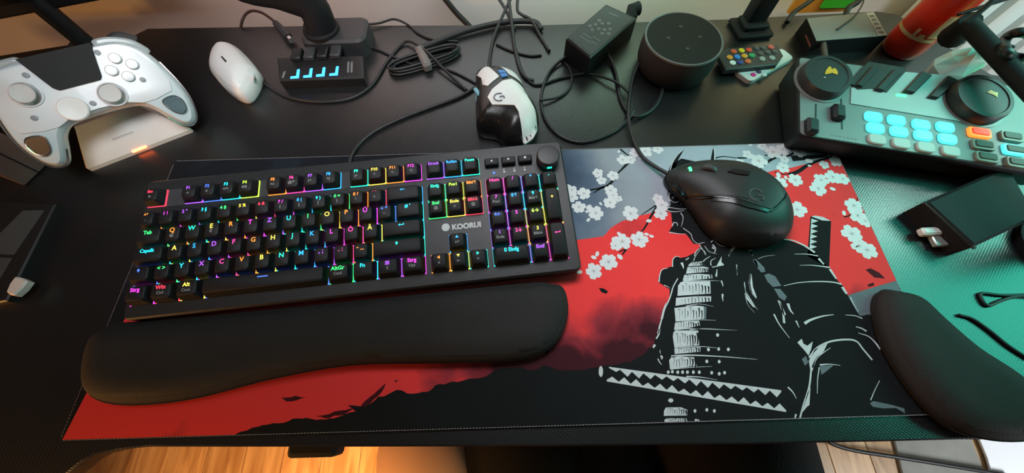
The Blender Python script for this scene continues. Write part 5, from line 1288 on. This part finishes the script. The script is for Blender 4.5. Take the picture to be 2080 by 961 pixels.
cable('thick grey cable standing up behind the left mixer dial', [P(1676, 124, .040), P(1674, 104, .030), P(1672, 86, .012), P(1675, 78, 0.004)], 0.0035, M_DARKGREY)

# ================================================================== left side odds and ends
ph = thing('phone', 'glossy black phone lying at the left edge of the desk', 'phone', tuple(P(20, 500, ZD)))
F4 = [P(112, 414, 0.005), P(12, 612, 0.005), P(-150, 640, 0.005), P(-20, 408, 0.005)]
MB().prism([(p.x, p.y) for p in F4], ZD, 0.005, 0.0015).build('body', mat('phone_black', (0.014, 0.014, 0.015), 0.45, 0.5, noise=0.1), ph, world=True)
M_PREFL = mat('phone_reflection', (0.075, 0.080, 0.080), 0.12, 0.7, noise=0.1, nscale=20)  # grey of a reflection on the screen, painted as base colour
for pts in ([(46, 428), (90, 427), (28, 518), (-40, 514)], [(-42, 522), (25, 524), (0, 566), (-70, 570)]):
    MB().prism(px_poly(pts, 0.0052), 0.0049, 0.0053).build('painted_reflection', M_PREFL, ph, world=True, smooth=False)
wc_ = thing('earbud', 'small white plastic earbud lying on the phone at the left', 'earbud', tuple(P(38, 582, 0.005)))
cp = px_poly([(17, 594), (24, 578), (35, 563), (47, 565), (60, 572), (48, 588), (33, 601), (24, 600)], 0.010)
MB().prism(cp, 0.0053, 0.0125, 0.0015).build('shell', mat('cap_white', (0.80, 0.70, 0.64), 0.4, 0.5, noise=0.05), wc_, world=True)
# upright speaker at the left edge
s0, s1 = P(53, 379, ZD), P(109, 325, ZD)
syaw = math.atan2((s1 - s0).y, (s1 - s0).x); sw = (s1 - s0).length
spk = thing('desktop_speaker', 'upright satin grey-brown box speaker cut off by the left picture edge', 'speaker', tuple(s0), (0, 0, syaw))
MB().bbox((sw / 2, 0.060, 0.11), (sw, 0.12, 0.22), 0.002).build('cabinet', mat('speaker_satin', (0.17, 0.12, 0.10), 0.30, 0.5, noise=0.4, nscale=12), spk)
MB().bbox((sw / 2, -0.0005, 0.11), (0.0016, 0.002, 0.216), 0.0004).build('groove', M_BLACK, spk)
# monitor at the upper left
e0 = Vector((-0.242, 0.486, 0.055)); e1 = Vector((-0.125, 0.519, 0.055)); my = math.atan2((e1 - e0).y, (e1 - e0).x)
mn = thing('monitor', 'black monitor on a round pole, only its bottom edge in view at the upper left', 'monitor', (-0.186, 0.498, ZD))
dm = (e1 - e0).normalized(); nm_ = Vector((-dm.y, dm.x, 0))
ctr = e0 + dm * (-0.05) + nm_ * 0.014 + Vector((0, 0, 0.15))
MB().bbox(ctr, (0.50, 0.028, 0.30), 0.004, Matrix.Rotation(my, 3, 'Z')).build('housing', M_BLACKM, mn, world=True)
MB().bbox(ctr - nm_ * 0.0143 + Vector((0, 0, .004)), (0.484, 0.001, 0.276), 0.0003, Matrix.Rotation(my, 3, 'Z')).build('screen', mat('screen_off', (0.006, 0.006, 0.007), 0.2, 0.5, noise=0.1), mn, world=True)
MB().tube([(-0.186, 0.500, ZD), (-0.186, 0.500, 0.0), (-0.186, 0.500, 0.075)], 0.0115, 18).build('pole', M_BLACK, mn, world=True)
MB().bbox((-0.183, 0.499, ZD + 0.004), (0.075, 0.030, 0.008), 0.002, Matrix.Rotation(-0.15, 3, 'Z')).build('foot', M_DARKGREY, mn, world=True)

# ================================================================== the sitter's lap and the floor
def skin_body(name, verts, edges, radii, m, parent, root=0):
    me = bpy.data.meshes.new(name); me.from_pydata(verts, edges, [])
    o = bpy.data.objects.new(name, me); COL.objects.link(o); o.parent = parent
    sk = o.modifiers.new('skin', 'SKIN'); sk.use_smooth_shade = True
    lay = me.skin_vertices[0].data if len(me.skin_vertices) else None
    for i, r in enumerate(radii):
        lay[i].radius = (r, r) if not isinstance(r, tuple) else r
        lay[i].use_root = (i == root)
    sb = o.modifiers.new('sub', 'SUBSURF'); sb.levels = 2; sb.render_levels = 2
    me.materials.append(m)
    return o
M_SKIN = mat('skin', (0.70, 0.42, 0.30), 0.55, 0.4, noise=0.15, nscale=25)
M_CLOTH = mat('black_cloth', (0.013, 0.012, 0.013), 0.85, 0.2, noise=0.3, nscale=60, bump=0.4, bscale=300)
person = thing('person', 'seated person in black shorts with one bare knee, lap under the desk edge', 'person', (0.52, -0.30, FZ + 0.006))
base = Vector((0.52, -0.30, FZ + 0.006))
def rel(l): return [tuple(Vector(q) - base) for q in l]
bv = [(0.54, -0.46, -0.22), (0.54, -0.47, -0.05), (0.54, -0.46, 0.10), (0.45, -0.42, -0.23), (0.35, -0.20, -0.195), (0.275, -0.02, -0.185), (0.26, 0.02, -0.40), (0.25, 0.0, -0.66), (0.24, 0.09, -0.705), (0.63, -0.42, -0.23), (0.66, -0.20, -0.20), (0.69, 0.02, -0.20), (0.70, 0.03, -0.42), (0.70, 0.0, -0.66), (0.70, 0.09, -0.705)]
be = [(0, 1), (1, 2), (0, 3), (3, 4), (4, 5), (5, 6), (6, 7), (7, 8), (0, 9), (9, 10), (10, 11), (11, 12), (12, 13), (13, 14)]
br_ = [.12, .11, .10, 0.085, .078, .066, .055, .035, .025, .085, .075, .058, .05, .035, .025]
skin_body('body', rel(bv), be, br_, M_SKIN, person)
sv = [(0.54, -0.46, -0.22), (0.45, -0.42, -0.225), (0.415, -0.22, -0.205), (0.405, -0.03, -0.215), (0.40, 0.03, -0.22), (0.63, -0.42, -0.225), (0.655, -0.20, -0.195), (0.690, -0.02, -0.205), (0.68, 0.08, -0.21), (0.54, -0.47, -0.08), (0.535, -0.20, -0.225), (0.53, 0.0, -0.23)]
se = [(0, 1), (1, 2), (2, 3), (3, 4), (0, 5), (5, 6), (6, 7), (7, 8), (0, 9), (0, 10), (10, 11)]
skin_body('shorts', rel(sv), se, [.13, .105, .10, .092, .08, 0.105, .11, .118, .09, .125, .11, .10], M_CLOTH, person)
tv = [(0.54, -0.47, -0.10), (0.54, -0.48, 0.0), (0.54, -0.47, 0.12)]
skin_body('shirt', rel(tv), [(0, 1), (1, 2)], [.135, .13, .125], M_CLOTH, person)
# rug and cable on the floor at the right
M_RUG = mat('grey_rug', (0.30, 0.30, 0.27), 0.9, 0.1, noise=0.4, nscale=18, bump=0.5, bscale=400)
rg = px_poly([(1812, 880), (1824, 930), (1880, 1160), (2050, 1180), (1992, 940), (1968, 880)], FZ + 0.012)
rgc = P(1900, 930, FZ + 0.006)
tag(MB().prism(rg, FZ + 0.006, FZ + 0.014, 0.002).build('rug', M_RUG, None, loc=rgc), 'grey woven rug on the floor at the lower right', 'rug')
pg = px_poly([(1985, 880), (2006, 930), (2060, 1120), (2360, 1120), (2300, 880)], FZ + 0.02)
pgc = P(2100, 930, FZ + 0.0065)
tag(MB().prism(pg, FZ + 0.0142, FZ + 0.020, 0.001).build('paper_sheet', mat('sheet_white', (0.75, 0.76, 0.78), 0.7, 0.2, noise=0.05), None, loc=Vector((pgc.x, pgc.y, FZ + 0.0142))), 'white sheet lying over the grey rug at the lower right corner', 'sheet')
fcab = [P(1660, 880, FZ + .03), P(1694, 903, FZ + .03), P(1740, 916, FZ + .03), P(1830, 930, FZ + .035), P(1930, 946, FZ + .035), P(2060, 968, FZ + .035)]
cable('thin black cable lying across the floor and the grey rug', fcab, 0.0050, M_BLACK)
